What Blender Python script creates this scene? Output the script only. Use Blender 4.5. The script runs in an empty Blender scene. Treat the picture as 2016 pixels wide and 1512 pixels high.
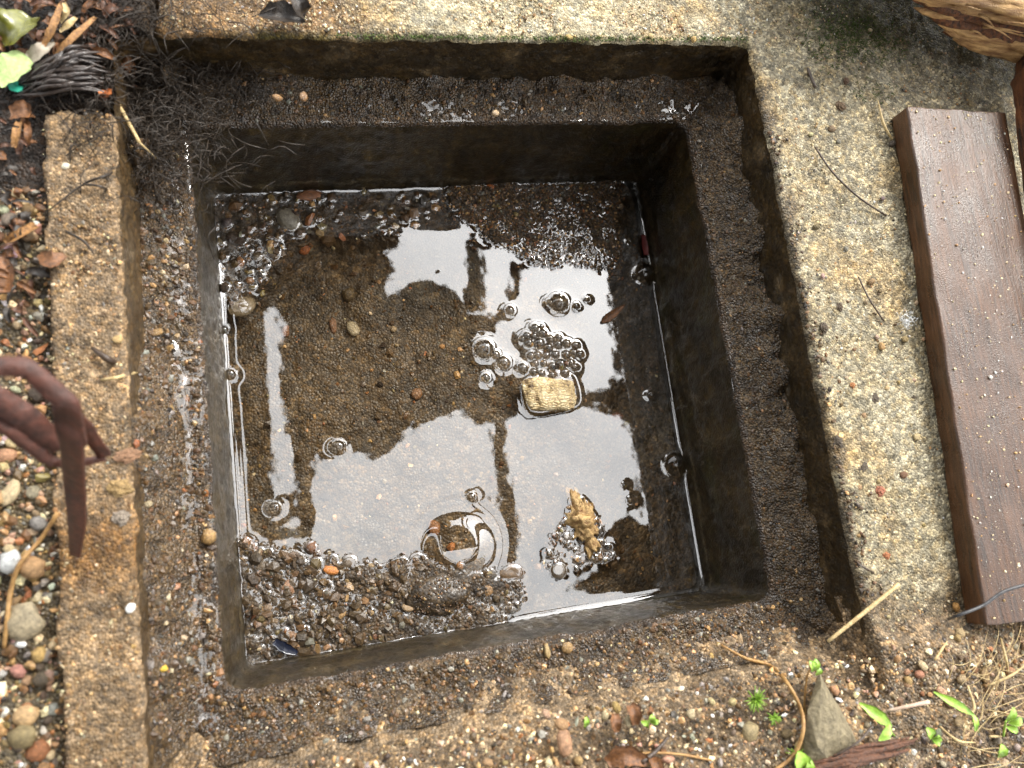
import bpy, bmesh, math, random
import numpy as np
from mathutils import Vector, Matrix
from mathutils.geometry import tessellate_polygon

rng = np.random.default_rng(7)
random.seed(7)
sc = bpy.context.scene
col = sc.collection

# ------------------------------------------------------------------ camera
F = 1514.0                                   # focal length in photo pixels (2016 wide)
U = 0.42
_n = np.array([673.54 - 1008, -(1059.12 - 756), -F]); _n /= np.linalg.norm(_n)
_z = -_n
_e = np.array([1, 0, 0.0]); _e -= _z * (_e @ _z); _e /= np.linalg.norm(_e)
_g = np.cross(_z, _e)
_c, _s = math.cos(.1336), math.sin(.1336)
MC = np.stack([_c * _e + _s * _g, -_s * _e + _c * _g, _z], 1)      # world axes in camera space
CAM = np.array([-.21125 * U, -.19975 * U, .9 * U])
cd = bpy.data.cameras.new('camera')
cam = bpy.data.objects.new('camera', cd); col.objects.link(cam)
R = MC.T
cam.matrix_world = Matrix(((R[0, 0], R[0, 1], R[0, 2], CAM[0]), (R[1, 0], R[1, 1], R[1, 2], CAM[1]),
                           (R[2, 0], R[2, 1], R[2, 2], CAM[2]), (0, 0, 0, 1)))
cd.sensor_width = 36; cd.lens = F / 2016 * 36
cd.clip_start = .01; cd.clip_end = 200
cd.dof.use_dof = True; cd.dof.focus_distance = .50; cd.dof.aperture_fstop = 8
sc.camera = cam

# ------------------------------------------------------------------ sky, sun, exposure
SUN_AZ, SUN_EL = math.radians(45), math.radians(44)          # light comes from +x +y
w = bpy.data.worlds.new('World'); sc.world = w; w.use_nodes = True
nt = w.node_tree; nt.nodes.clear()
sky = nt.nodes.new('ShaderNodeTexSky'); sky.sky_type = 'NISHITA'; sky.sun_disc = False
sky.sun_elevation = SUN_EL; sky.sun_rotation = math.pi / 2 - SUN_AZ
sky.air_density = 1.0; sky.dust_density = 8.0; sky.ozone_density = 1.0
hs = nt.nodes.new('ShaderNodeHueSaturation'); hs.inputs['Saturation'].default_value = .22
bg = nt.nodes.new('ShaderNodeBackground'); bg.inputs['Strength'].default_value = .15
wo = nt.nodes.new('ShaderNodeOutputWorld')
ov = nt.nodes.new('ShaderNodeMix'); ov.data_type = 'RGBA'; ov.inputs[0].default_value = .72            # an even overcast layer over the clear-sky gradient
wt = nt.nodes.new('ShaderNodeTexCoord'); cn = nt.nodes.new('ShaderNodeTexNoise'); cn.inputs['Scale'].default_value = 7.0; cn.inputs['Detail'].default_value = 5.0
cr_ = nt.nodes.new('ShaderNodeValToRGB'); cr_.color_ramp.elements[0].position = .32; cr_.color_ramp.elements[0].color = (4.7, 4.78, 4.88, 1); cr_.color_ramp.elements[1].position = .68; cr_.color_ramp.elements[1].color = (6.6, 6.6, 6.55, 1)
nt.links.new(wt.outputs['Generated'], cn.inputs['Vector']); nt.links.new(cn.outputs[0], cr_.inputs[0]); nt.links.new(cr_.outputs[0], ov.inputs[7])
nt.links.new(sky.outputs[0], hs.inputs['Color']); nt.links.new(hs.outputs[0], ov.inputs[6]); nt.links.new(ov.outputs[2], bg.inputs['Color']); nt.links.new(bg.outputs[0], wo.inputs[0])
sl = bpy.data.lights.new('sun', 'SUN'); sl.energy = .9; sl.angle = math.radians(16); sl.color = (1, .95, .86)
so = bpy.data.objects.new('sun', sl); col.objects.link(so)
so.rotation_euler = Vector((math.cos(SUN_AZ) * math.cos(SUN_EL), math.sin(SUN_AZ) * math.cos(SUN_EL), math.sin(SUN_EL))).to_track_quat('Z', 'Y').to_euler()
so.location = (2, 2, 3)
sc.view_settings.view_transform = 'Standard'; sc.view_settings.look = 'None'
sc.view_settings.gamma = 1; sc.view_settings.use_curve_mapping = False
sc.view_settings.exposure = 1.88
sc.cycles.max_bounces = 8; sc.cycles.transparent_max_bounces = 12
sc.cycles.use_denoising = True
sc.cycles.sample_clamp_indirect = 6

# ------------------------------------------------------------------ helpers
ZW, ZL, ZR = -.129, -.042, 0.0               # water, ledge, rim heights
A_RIM, A_SH = .1785, .151                    # half sizes of opening and shaft


def px(x, y, z=0.0):
    d = MC.T @ np.array([x - 1008, -(y - 756), -F])
    return CAM + d * ((z - CAM[2]) / d[2])


def mm(pxs, z=0.0):                          # photo pixels -> metres at height z
    return pxs * (CAM[2] - z) / F * 1.03


def lin(r, g, b):
    f = lambda v: (v / 12.92 if v <= .04045 else ((v + .055) / 1.055) ** 2.4)
    return (f(r / 255), f(g / 255), f(b / 255))


_tab = rng.random((256, 256))


def vnoise(x, y, seed=0):
    x = np.asarray(x) + seed * 17.31; y = np.asarray(y) + seed * 9.77
    xi = np.floor(x).astype(int); yi = np.floor(y).astype(int)
    fx = x - xi; fy = y - yi
    fx = fx * fx * (3 - 2 * fx); fy = fy * fy * (3 - 2 * fy)
    g = lambda a, b: _tab[a % 256, b % 256]
    return (g(xi, yi) * (1 - fx) * (1 - fy) + g(xi + 1, yi) * fx * (1 - fy) + g(xi, yi + 1) * (1 - fx) * fy + g(xi + 1, yi + 1) * fx * fy) * 2 - 1


def fbm(x, y, scale, octv=4, seed=0, gain=.5):
    """noise in about -1..1; scale = feature size in metres"""
    s, a, t = 0, 1.0, 0
    for i in range(octv):
        k = 2 ** i / scale
        s = s + a * vnoise(np.asarray(x) * k, np.asarray(y) * k, seed + i * 3); t += a; a *= gain
    return s / t * 1.6


def smooth(t):
    t = np.clip(t, 0, 1); return t * t * (3 - 2 * t)


def poly_sd(poly, X, Y):
    """signed distance, positive inside"""
    P = np.array(poly)[:, :2]; d = np.full(X.shape, 1e9); ins = np.zeros(X.shape, bool)
    for i in range(len(P)):
        a, b = P[i], P[(i + 1) % len(P)]; e = b - a
        t = np.clip(((X - a[0]) * e[0] + (Y - a[1]) * e[1]) / (e @ e), 0, 1)
        d = np.minimum(d, np.hypot(X - a[0] - t * e[0], Y - a[1] - t * e[1]))
        c = ((a[1] > Y) != (b[1] > Y)) & (X < (b[0] - a[0]) * (Y - a[1]) / (b[1] - a[1] + 1e-12) + a[0])
        ins ^= c
    return np.where(ins, d, -d)


def PP(pts, z):
    return [px(a, b, z) for a, b in pts]


WL = {}                                      # world location of each object


def tag(o, label=None, cat=None, group=None, kind=None):
    if label: o['label'] = label
    if cat: o['category'] = cat
    if group: o['group'] = group
    if kind: o['kind'] = kind
    return o


def empty(name, loc, label, cat, group=None):
    o = bpy.data.objects.new(name, None); col.objects.link(o)
    o.location = Vector([float(v) for v in loc]); WL[o] = np.array(loc, float); o.empty_display_size = .01
    return tag(o, label, cat, group)


def link_mesh(name, me, base, parent, mat):
    o = bpy.data.objects.new(name, me); col.objects.link(o)
    if parent is not None:
        o.parent = parent; o.location = Vector(base - WL[parent])
    else:
        o.location = Vector(base)
    WL[o] = np.array(base, float)
    if mat: me.materials.append(mat)
    return o


def obj(name, V, Fs, mat, parent=None, smooth_=True, tint=None, base=None):
    """V world verts (n,3); Fs (m,3|4) array or list of lists"""
    V = np.asarray(V, float)
    if base is None:
        base = WL[parent] if parent is not None else np.array([V[:, 0].mean(), V[:, 1].mean(), V[:, 2].min()])
    base = np.array(base, float)
    me = bpy.data.meshes.new(name); L = V - base
    if isinstance(Fs, np.ndarray):
        k = Fs.shape[1]; m = len(Fs)
        me.vertices.add(len(V)); me.vertices.foreach_set('co', L.astype(np.float32).ravel())
        me.loops.add(m * k); me.loops.foreach_set('vertex_index', Fs.astype(np.int32).ravel())
        me.polygons.add(m); me.polygons.foreach_set('loop_start', (np.arange(m) * k).astype(np.int32))
        me.update(calc_edges=True)
    else:
        me.from_pydata([tuple(v) for v in L], [], [tuple(int(i) for i in f) for f in Fs]); me.update()
    me.polygons.foreach_set('use_smooth', np.full(len(me.polygons), smooth_))
    if tint is not None:
        at = me.attributes.new('tint', 'FLOAT_COLOR', 'POINT')
        t = np.ones((len(V), 4), np.float32); t[:, :3] = tint
        at.data.foreach_set('color', t.ravel())
    return link_mesh(name, me, base, parent, mat)


# ------------------------------------------------------------------ materials
class N:
    def __init__(s, name):
        s.m = bpy.data.materials.new(name); s.m.use_nodes = True; s.t = s.m.node_tree; s.t.nodes.clear()
        s.out = s.t.nodes.new('ShaderNodeOutputMaterial')

    def __call__(s, typ, ins=None, **kw):
        n = s.t.nodes.new('ShaderNode' + typ)
        for k, v in kw.items(): setattr(n, k, v)
        for k, v in (ins or {}).items():
            if isinstance(v, bpy.types.NodeSocket): s.t.links.new(v, n.inputs[k])
            else: n.inputs[k].default_value = v
        return n

    def ramp(s, fac, stops):
        n = s('ValToRGB', {'Fac': fac}); e = n.color_ramp.elements
        while len(e) < len(stops): e.new(.5)
        for el, (p, c) in zip(e, stops):
            el.position = p; el.color = (c if isinstance(c, tuple) else (c, c, c)) + (1,)
        return n.outputs['Color']

    def mul(s, a, b, blend='MULTIPLY', fac=1.0):
        n = s('Mix', data_type='RGBA', blend_type=blend); n.inputs[0].default_value = fac if not isinstance(fac, bpy.types.NodeSocket) else 1
        if isinstance(fac, bpy.types.NodeSocket): s.t.links.new(fac, n.inputs[0])
        for k, v in ((6, a), (7, b)):
            if isinstance(v, bpy.types.NodeSocket): s.t.links.new(v, n.inputs[k])
            else: n.inputs[k].default_value = tuple(v) + (1,)
        return n.outputs[2]

    def done(s, base, rough, bump_h=None, bump_d=.0005, spec=.5, coat=0, coat_r=.1, strength=1.0, **extra):
        ins = {'Base Color': base if isinstance(base, bpy.types.NodeSocket) else tuple(base) + (1,), 'Roughness': rough,
               'Specular IOR Level': spec, 'Coat Weight': coat, 'Coat Roughness': coat_r}
        ins.update(extra)
        p = s('BsdfPrincipled', ins)
        if bump_h is not None:
            b = s('Bump', {'Height': bump_h, 'Distance': bump_d, 'Strength': strength}); s.t.links.new(b.outputs[0], p.inputs['Normal'])
            s.t.links.new(b.outputs[0], p.inputs['Coat Normal'])
        s.t.links.new(p.outputs[0], s.out.inputs[0]); return s.m


def granular(name, scale, rough, bump_d, lo=.4, hi=1.8, coat=0, spec=.5, coat_r=.12, film=False):
    n = N(name); tc = n('TexCoord').outputs['Object']; at = n('Attribute', attribute_name='tint').outputs['Color']
    v1 = n('TexVoronoi', {'Vector': tc, 'Scale': scale}); v2 = n('TexVoronoi', {'Vector': tc, 'Scale': scale * .43})
    no = n('TexNoise', {'Vector': tc, 'Scale': scale * .12, 'Detail': 7.0, 'Roughness': .65})
    s1 = n('SeparateColor', {0: v1.outputs['Color']}).outputs[0]; s2 = n('SeparateColor', {0: v2.outputs['Color']})
    a = n.ramp(s1, [(0, lo), (.45, .8), (.8, 1.15), (1, hi)])
    b = n.ramp(s2.outputs[0], [(0, .62), (.5, 1.0), (.9, 1.1), (1, 1.5)])
    c = n.ramp(no.outputs[0], [(.3, .55), (.5, 1.0), (.7, 1.3)])
    hue = n.ramp(s2.outputs[1], [(0, (1.08, .99, .84)), (.5, (1.0, 1.0, 1.0)), (1, (.96, 1.0, 1.08))])
    base = n.mul(n.mul(n.mul(n.mul(at, a), b), c), hue)
    h1 = n('Math', {0: 1.0, 1: v1.outputs['Distance']}, operation='SUBTRACT').outputs[0]
    h = n('Math', {0: h1, 1: no.outputs[0]}, operation='ADD').outputs[0]
    h = n('Math', {0: h, 1: s1}, operation='ADD').outputs[0]
    rr = n('MapRange', {'Value': s2.outputs[2], 'To Min': rough * .7, 'To Max': min(1, rough * 1.3)}).outputs[0]
    if film:                                             # patches where a film of water stands on the surface
        wn = n('TexNoise', {'Vector': tc, 'Scale': 70.0, 'Detail': 5.0})
        wf = n('MapRange', {'Value': wn.outputs[0], 'From Min': .50, 'From Max': .60}).outputs[0]
        coat = n('MapRange', {'Value': wf, 'To Min': coat, 'To Max': 1.0}).outputs[0]; coat_r = n('MapRange', {'Value': wf, 'To Min': coat_r, 'To Max': .06}).outputs[0]
    return n.done(base, rr, h, bump_d, coat=coat, spec=spec, coat_r=coat_r)


def grainmat(name, rough, coat=0, scale=900):
    n = N(name); tc = n('TexCoord').outputs['Object']; at = n('Attribute', attribute_name='tint').outputs['Color']
    no = n('TexNoise', {'Vector': tc, 'Scale': scale, 'Detail': 4.0})
    c = n.ramp(no.outputs[0], [(.3, .55), (.5, 1.0), (.72, 1.35)])
    return n.done(n.mul(at, c), rough, no.outputs[0], .0003, coat=coat)


def plain(name, c1, c2, scale, rough, stretch=(1, 1, 1), bump=.0004, coat=0, spec=.5, speck=None):
    n = N(name); tc = n('TexCoord').outputs['Object']
    mp = n('Mapping', {'Vector': tc, 'Scale': stretch}).outputs[0]
    no = n('TexNoise', {'Vector': mp, 'Scale': scale, 'Detail': 8.0, 'Roughness': .65})
    c = n.ramp(no.outputs[0], [(.3, c1), (.7, c2)])
    return n.done(c, rough, no.outputs[0], bump, coat=coat, spec=spec)


M_CONC = granular('sandy_concrete', 800, .62, .0007, .42, 1.8, spec=.4)
M_WALL = granular('wet_stained_concrete', 700, .42, .0003, .6, 1.4, spec=.4, coat=.3, coat_r=.3)
M_MUD = granular('wet_mud', 800, .5, .0010, .4, 1.8, coat=.3, coat_r=.25, film=True)
M_SOIL = granular('damp_sandy_soil', 620, .62, .0012, .4, 2.1, coat=.05, coat_r=.35)
M_BED = granular('silty_bed', 560, .5, .0006, .42, 2.0)
M_GDRY = grainmat('damp_gravel_stone', .5)
M_GWET = grainmat('wet_gravel_stone', .42, coat=.28)


# ------------------------------------------------------------------ catch basin
SIDE = 250
t = np.concatenate([np.linspace(-1, 1, SIDE, endpoint=False)])
sq = np.concatenate([np.stack([t, -np.ones(SIDE)], 1), np.stack([np.ones(SIDE), t], 1), np.stack([-t, np.ones(SIDE)], 1), np.stack([-np.ones(SIDE), -t], 1)])
NR = len(sq)


def ring(a, z, r):
    p = sq * a; c = a - r; ab = np.abs(p); m = (ab > c).all(1)
    v = ab - c; k = np.where(m, v.max(1) / np.maximum(np.hypot(v[:, 0], v[:, 1]), 1e-9), 1)
    q = np.where(m[:, None], c + v * k[:, None], ab) * np.sign(p)
    return np.column_stack([q, np.full(len(q), z)])


X_STRIP = -.2115
prof = {'rim': [], 'step_wall': [], 'ledge': [], 'shaft_wall': []}
for a in np.concatenate([np.linspace(.52, .36, 8)[:-1], np.linspace(.36, .2, 90), np.linspace(.2, A_RIM + .0042, 14)[1:]]): prof['rim'].append((a, 0, .006))
prof['rim'] += [(A_RIM + .0024, -.0004, .006), (A_RIM + .0012, -.0011, .006), (A_RIM + .0004, -.0021, .006), (A_RIM, -.0034, .006)]
prof['step_wall'] = [(A_RIM - .0012 * k, -.0034 - (.0381) * k, .006) for k in np.linspace(0, 1, 26)]
prof['ledge'] = [(a, ZL, .007) for a in np.linspace(A_RIM - .0012, A_SH + .003, 20)] + [(A_SH + .0014, ZL - .0004, .008), (A_SH + .0004, ZL - .0015, .008), (A_SH, ZL - .0035, .008)]
prof['shaft_wall'] = [(A_SH, z, .007) for z in np.linspace(ZL - .0035, -.152, 40)]

basin = empty('catch_basin', (0, 0, -.152), 'square concrete drain basin with stepped rim, half full of water', 'drain basin')


def wet_tint(x, y, c, c2, sc_=.02, seed=0):
    k = smooth(.5 + .6 * fbm(x, y, sc_, 4, seed))[:, None]
    return np.array(lin(*c)) * (1 - k) + np.array(lin(*c2)) * k


for part, pr in prof.items():
    V = np.concatenate([ring(*p) for p in pr]); nr = len(pr)
    x, y, z = V.T
    ang = np.arctan2(y, x)
    per = np.where(np.abs(x) > np.abs(y), y, x) + 2 * np.floor((ang + math.pi / 4) / (math.pi / 2))     # position along the perimeter
    # ragged edges: in-plane wobble shared by all parts (function of position round the ring and height only)
    wob = fbm(per, z * 1.0, .012, 4, 3) * .0009 + fbm(per, z, .0035, 2, 5) * .0005
    nx = np.where(np.abs(x) >= np.abs(y), np.sign(x), 0); ny = np.where(np.abs(x) < np.abs(y), np.sign(y), 0)
    fade = np.clip(1 - (np.maximum(np.abs(x), np.abs(y)) - .19) / .02, 0, 1)
    V[:, 0] += nx * wob * fade; V[:, 1] += ny * wob * fade
    if part == 'rim':
        V[:, 2] += (fbm(x, y, .03, 3, 1) * .0012 + fbm(x, y, .004, 3, 2) * .0007) * np.clip((np.maximum(np.abs(x), np.abs(y)) - A_RIM) / .002, 0, 1)
        # broken top-left corner, sunk under roots
        ccr = smooth((np.minimum(-.158 - x, y - .137) + fbm(x, y, .012, 3, 8) * .003) / .006 + .5)
        V[:, 2] -= ccr * .022
        # outer edge of the left strip drops to the gravel
        dr = smooth((X_STRIP - x + fbm(x * 0, y, .02, 3, 6) * .0012) / .002 + .5)
        V[:, 2] -= dr * .03
        # cracks across the left strip
        for a_, b_ in (((-.212, .099), (-.176, .112)), ((-.207, .072), (-.18, .066)), ((-.2, .085), (-.185, .07))):
            a_, b_ = np.array(a_), np.array(b_); e_ = b_ - a_
            tt = np.clip(((x - a_[0]) * e_[0] + (y - a_[1]) * e_[1]) / (e_ @ e_), 0, 1)
            dd = np.hypot(x - a_[0] - tt * e_[0], y - a_[1] - tt * e_[1]) + fbm(x, y, .006, 2, 9) * .001
            V[:, 2] -= .0012 * np.exp(-(dd / .0009) ** 2)
        cr = np.array(lin(158, 148, 122)) * np.ones((len(V), 3))
        k = smooth(.45 + .9 * fbm(x, y, .035, 4, 11))[:, None]; cr = cr * (1 - k * .45) + np.array(lin(128, 116, 88)) * k * .45
        k = smooth(fbm(x, y, .028, 3, 31) * 1.2 - .15)[:, None] * .5; cr = cr * (1 - k) + np.array(lin(170, 140, 88)) * k
        kl = smooth((-.168 - x) / .006 + .5)[:, None]
        strip = np.array(lin(130, 108, 80)) * (1 + .3 * fbm(x, y, .02, 4, 13)[:, None]); st2 = np.array(lin(112, 78, 34))
        ks = smooth(1 - np.abs(y + .075) / .028)[:, None] * .8; strip = strip * (1 - ks) + st2 * ks
        cr = cr * (1 - kl) + strip * kl
        kt = (smooth((-.055 - x) / .05 + .5) * smooth((y - .16) / .01))[:, None] * (1 - kl); cr = cr * (1 - kt) + np.array(lin(122, 96, 64)) * (1 + .3 * fbm(x, y, .015, 3, 14)[:, None]) * kt
        ktop = (smooth((y - .17) / .01) * smooth((.12 - x) / .03) * smooth((x + .03) / .04))[:, None] * .5; cr = cr * (1 - ktop) + np.array(lin(186, 174, 142)) * ktop
        # algae: dark damp green corner under the timber and along the upper lip
        km = (smooth((y - .155 + (x - .26) * .25) / .04 + fbm(x, y, .02, 4, 15) * .35) * smooth((x - .19) / .05))[:, None] * .75
        cr = cr * (1 - km) + np.array(lin(62, 64, 34)) * km
        km = (np.exp(-((y - A_RIM) / .0035) ** 2) * smooth(fbm(x, y, .03, 3, 16) + .35) * (np.abs(x) < A_RIM))[:, None] * .85
        cr = cr * (1 - km) + np.array(lin(70, 66, 20)) * km
        ao = np.maximum(np.abs(x), np.abs(y)) - A_RIM                            # mud trodden over the lip, soil creeping over the lower end
        km = (smooth((.0055 + .009 * fbm(x, y, .014, 4, 34) - ao) / .005) * (x > .12) * (y < .15))[:, None] * .8
        cr = cr * (1 - km) + np.array(lin(74, 61, 43)) * km
        km = (smooth((-.140 - y + .022 * fbm(x, y, .02, 4, 35)) / .03) * (x > .15))[:, None] * .85
        cr = cr * (1 - km) + np.array(lin(104, 88, 66)) * km
        km = smooth(fbm(x, y, .010, 4, 36) * 1.6 - 1.0)[:, None] * (x > .17)[:, None] * .7; cr = cr * (1 - km) + np.array(lin(84, 70, 50)) * km
        mat = M_CONC
    elif part == 'step_wall':
        cr = wet_tint(x + z, y + z, (38, 29, 12), (58, 44, 21), .03, 4); mat = M_WALL
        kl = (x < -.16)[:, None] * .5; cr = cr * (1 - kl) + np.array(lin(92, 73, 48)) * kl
        km = smooth(fbm(per, z, .014, 4, 38) * 1.3 - .25)[:, None] * .6; cr = cr * (1 - km) + np.array(lin(98, 82, 58)) * km
    elif part == 'ledge':
        V[:, 2] += fbm(x, y, .006, 3, 17) * .0005 * np.clip((np.maximum(np.abs(x), np.abs(y)) - A_SH) / .003, 0, 1)
        cr = wet_tint(x, y, (78, 59, 36), (52, 39, 24), .02, 5); mat = M_MUD
    else:
        cr = wet_tint(x + z * 2, y + z * 2, (42, 33, 15), (62, 50, 27), .05, 6)
        kk = smooth((ZW + .012 - z + fbm(per, z, .02, 3, 44) * .006) / .014)[:, None]; cr = cr * (1 - kk * .6) + np.array(lin(44, 38, 20)) * kk * .6
        st_ = fbm(per, z * .08, .006, 4, 39)[:, None]; cr = cr * np.clip(1 + .45 * st_, .4, 1.8)          # run-off streaks
        tl_ = np.exp(-((z - ZW - .010 - .003 * fbm(per, z * 0, .03, 3, 40)) / .0016) ** 2)[:, None] * .5; cr = cr * (1 - tl_) + np.array(lin(112, 102, 82)) * tl_
        kg_ = smooth(fbm(per, z, .02, 4, 41) * 1.2 - .2)[:, None] * (x > .1)[:, None] * .6; cr = cr * (1 - kg_) + np.array(lin(58, 54, 24)) * kg_
        mat = M_WALL
    if part in ('rim', 'step_wall'):                     # the lower side has sunk and is buried in soil
        bur = smooth((-.172 - y) / .006) * smooth((x + .1775) / .003)
        V[:, 2] -= bur * .05 * smooth((.179 - x) / .003)
    i, j = np.meshgrid(np.arange(nr - 1), np.arange(NR), indexing='ij'); j2 = (j + 1) % NR
    Fq = np.stack([i * NR + j, (i + 1) * NR + j, (i + 1) * NR + j2, i * NR + j2], -1).reshape(-1, 4)[:, ::-1]
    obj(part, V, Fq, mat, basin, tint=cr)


# ------------------------------------------------------------------ height fields
def hf(name, xs, ys, Z, mat, tint, mask=None, base=None):
    nx, ny = len(xs), len(ys); X, Y = np.meshgrid(xs, ys, indexing='ij')
    V = np.stack([X, Y, Z], -1).reshape(-1, 3)
    i, j = np.meshgrid(np.arange(nx - 1), np.arange(ny - 1), indexing='ij')
    Fq = np.stack([i * ny + j, (i + 1) * ny + j, (i + 1) * ny + j + 1, i * ny + j + 1], -1).reshape(-1, 4)
    if mask is not None:
        mk = mask[:-1, :-1] & mask[1:, :-1] & mask[1:, 1:] & mask[:-1, 1:]
        Fq = Fq[mk.ravel()]
        used = np.unique(Fq); re = np.zeros(len(V), int); re[used] = np.arange(len(used)); V = V[used]; Fq = re[Fq]; tint = tint.reshape(-1, 3)[used]
    return obj(name, V, Fq, mat, None, tint=tint.reshape(-1, 3), base=base)


def samp(xs, ys, Z, x, y):
    fx = np.clip((np.asarray(x) - xs[0]) / (xs[1] - xs[0]), 0, len(xs) - 1.001); fy = np.clip((np.asarray(y) - ys[0]) / (ys[1] - ys[0]), 0, len(ys) - 1.001)
    i = fx.astype(int); j = fy.astype(int); u = fx - i; v = fy - j
    return Z[i, j] * (1 - u) * (1 - v) + Z[i + 1, j] * u * (1 - v) + Z[i, j + 1] * (1 - u) * v + Z[i + 1, j + 1] * u * v


# --- bed under the water
bs = np.linspace(-.1525, .1525, 390)
BX, BY = np.meshgrid(bs, bs, indexing='ij')
P_BOT = PP([(455, 1050), (540, 1068), (640, 1092), (760, 1100), (835, 1085), (862, 1112), (905, 1104), (950, 1116), (1000, 1112), (1040, 1140), (1046, 1190), (985, 1250), (470, 1330)], ZW)
P_TOP = PP([(862, 380), (880, 340), (1230, 330), (1222, 540), (1130, 536), (1060, 534), (1000, 498), (940, 462), (890, 432)], ZW)
P_UL = PP([(405, 360), (640, 370), (700, 405), (690, 440), (615, 465), (560, 520), (520, 560), (470, 605), (410, 600)], ZW)
P_MID = PP([(620, 370), (880, 370), (880, 420), (800, 470), (700, 470), (620, 440)], ZW)
P_ISL = PP([(1095, 1010), (1140, 975), (1185, 1020), (1215, 1100), (1170, 1120), (1060, 1135), (1060, 1095)], ZW)
bed = ZW - .0115 + fbm(BX, BY, .05, 4, 20) * .0028 + fbm(BX, BY, .009, 3, 21) * .0008
lift = np.zeros_like(bed)
for P, h, w0, w1 in ((P_BOT, .0124, .010, .006), (P_TOP, .0122, .007, .006), (P_UL, .0108, .010, .006), (P_MID, .0098, .012, .004), (P_ISL, .0113, .009, .005)):
    sd = poly_sd(P, BX, BY) + fbm(BX, BY, .012, 3, 22) * .0025
    lift = np.maximum(lift, h * smooth((sd + w0) / (w0 + w1)))
pile = smooth(lift / .009)
bed = bed - (bed - (ZW - .0115)) * pile * .75 + lift + pile * fbm(BX, BY, .007, 3, 29) * .0009
wet = smooth((bed - ZW + .002) / .004)
bt = np.array(lin(77, 63, 43)) * (1 + .45 * fbm(BX, BY, .03, 4, 23)[..., None])
bt = np.clip(bt, .006, 1)
kk = (smooth(fbm(BX, BY, .06, 3, 24) * 1.3))[..., None] * .5
bt = bt * (1 - kk) + np.array(lin(92, 85, 70)) * kk
pk = pile[..., None]; bt = bt * (1 - pk) + np.array(lin(66, 52, 34)) * pk * (1 + .4 * fbm(BX, BY, .01, 3, 19)[..., None]); bt = np.clip(bt, .006, 1)
hf('silt_bed', bs, bs, bed, M_BED, bt).__setitem__('kind', 'structure')

# --- mud on the ledge
ms = np.linspace(-.1805, .1805, 420)
X, Y = np.meshgrid(ms, ms, indexing='ij'); AX = np.maximum(np.abs(X), np.abs(Y))
rel = (AX - A_SH) / (A_RIM - A_SH)                     # 0 at shaft edge, 1 at step wall
right = (X > np.abs(Y)); top = (Y >= np.abs(X)); left = (-X > np.abs(Y)); bot = (-Y >= np.abs(X))
lump = fbm(X, Y, .016, 4, 25); fine = fbm(X, Y, .005, 3, 26)
th = np.zeros_like(X)
th = np.where(right, .0015 + .016 * smooth((rel - .2) / 1.0) * (1 + .5 * lump) + .0012 * fine, th)
th = np.where(top, .0006 + .0050 * smooth((rel - .1) / .9) * (1 + .9 * lump) + .0009 * fine, th)
th = np.where(left, .0010 + (.0045 + .026 * smooth((.045 - Y) / .06)) * smooth((rel - .3) / .85) * (1 + .35 * lump) + .0011 * fine, th)
th = np.where(bot, np.maximum(.0012 + .0014 * fine, .049 * smooth((AX - A_SH - .006) / .062) * (1 + .12 * lump) + .0010 + .0014 * fine), th)
cnr = smooth((np.minimum(-.135 - X, Y - .10)) / .03)    # filled top-left corner
th = th + cnr * (.010 + .008 * lump) * smooth(rel * 3)
edge = smooth((AX - A_SH - .001 - .0010 * lump) / .003)
mudz = ZL - .0014 + (th + .0012) * edge
mt = np.array(lin(72, 56, 34)) * (1 + .4 * fbm(X, Y, .012, 4, 27)[..., None])
kl_ = left[..., None] * .55; mt = mt * (1 - kl_) + np.array(lin(86, 68, 44)) * kl_ * (1 + .4 * fbm(X, Y, .01, 4, 37)[..., None])
kr = right[..., None] * .6; mt = mt * (1 - kr) + np.array(lin(82, 66, 43)) * kr * (1 + .5 * fbm(X, Y, .015, 4, 28)[..., None])
mt = np.clip(mt, .004, 1)
hf('ledge_mud', ms, ms, mudz, M_MUD, mt, (AX > A_SH + .0003) & (AX < .180))
tag(bpy.data.objects['ledge_mud'], 'dark wet mud coating the inner ledge of the basin', 'mud', kind='stuff')

# --- soil around the basin
inner_x = np.arange(-.30, .4501, .0013); inner_y = np.arange(-.30, .3001, .0013)
gx = np.concatenate([[-8, -3, -1.2, -.6, -.4], inner_x, [.6, 1.2, 3, 8]]); gy = np.concatenate([[-8, -3, -1.2, -.6, -.4], inner_y, [.4, .6, 1.2, 3, 8]])
X, Y = np.meshgrid(gx, gy, indexing='ij')
n1 = fbm(X, Y, .04, 4, 30); n2 = fbm(X, Y, .009, 4, 31)
low = -.0075 + .0022 * n1 + .0016 * n2
sdn = -A_SH - Y                                        # distance beyond lower shaft edge
slope = ZL + .049 * smooth((sdn - .006) / .062) + .0030 * n1 * smooth(sdn / .04) + .0022 * n2
rgt = smooth((X - .172) / .010)
edge_s = -.152 - .014 * np.clip((X - .18) / .06, 0, 1) + .008 * n1 * rgt
slope = slope * (1 - rgt) + np.maximum(slope, -.0025 + .0075 * smooth((edge_s - Y) / .03) + .0012 * n1 + .0016 * n2) * rgt
soilz = np.where((X > X_STRIP), -.03, low)
onrim = smooth((X + .1768) / .0012 + .5)
bz = slope * onrim + (-.03) * (1 - onrim)
soilz = np.where((Y < edge_s) & (X > X_STRIP), bz, soilz)
soilz = np.where((X > -.176) & (X < .176) & (Y < -A_SH - .012), slope, soilz)
tl = smooth(np.minimum(-.160 - X, Y - .140) / .008 + .5)   # soil in the broken corner
soilz = np.where((X < -.150) & (Y > .130), np.maximum(soilz, low * tl - .03 * (1 - tl) + .002), soilz)
far = (np.abs(X) > .46) | (np.abs(Y) > .31)
soilz = np.where(far, -.02, soilz)
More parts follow.
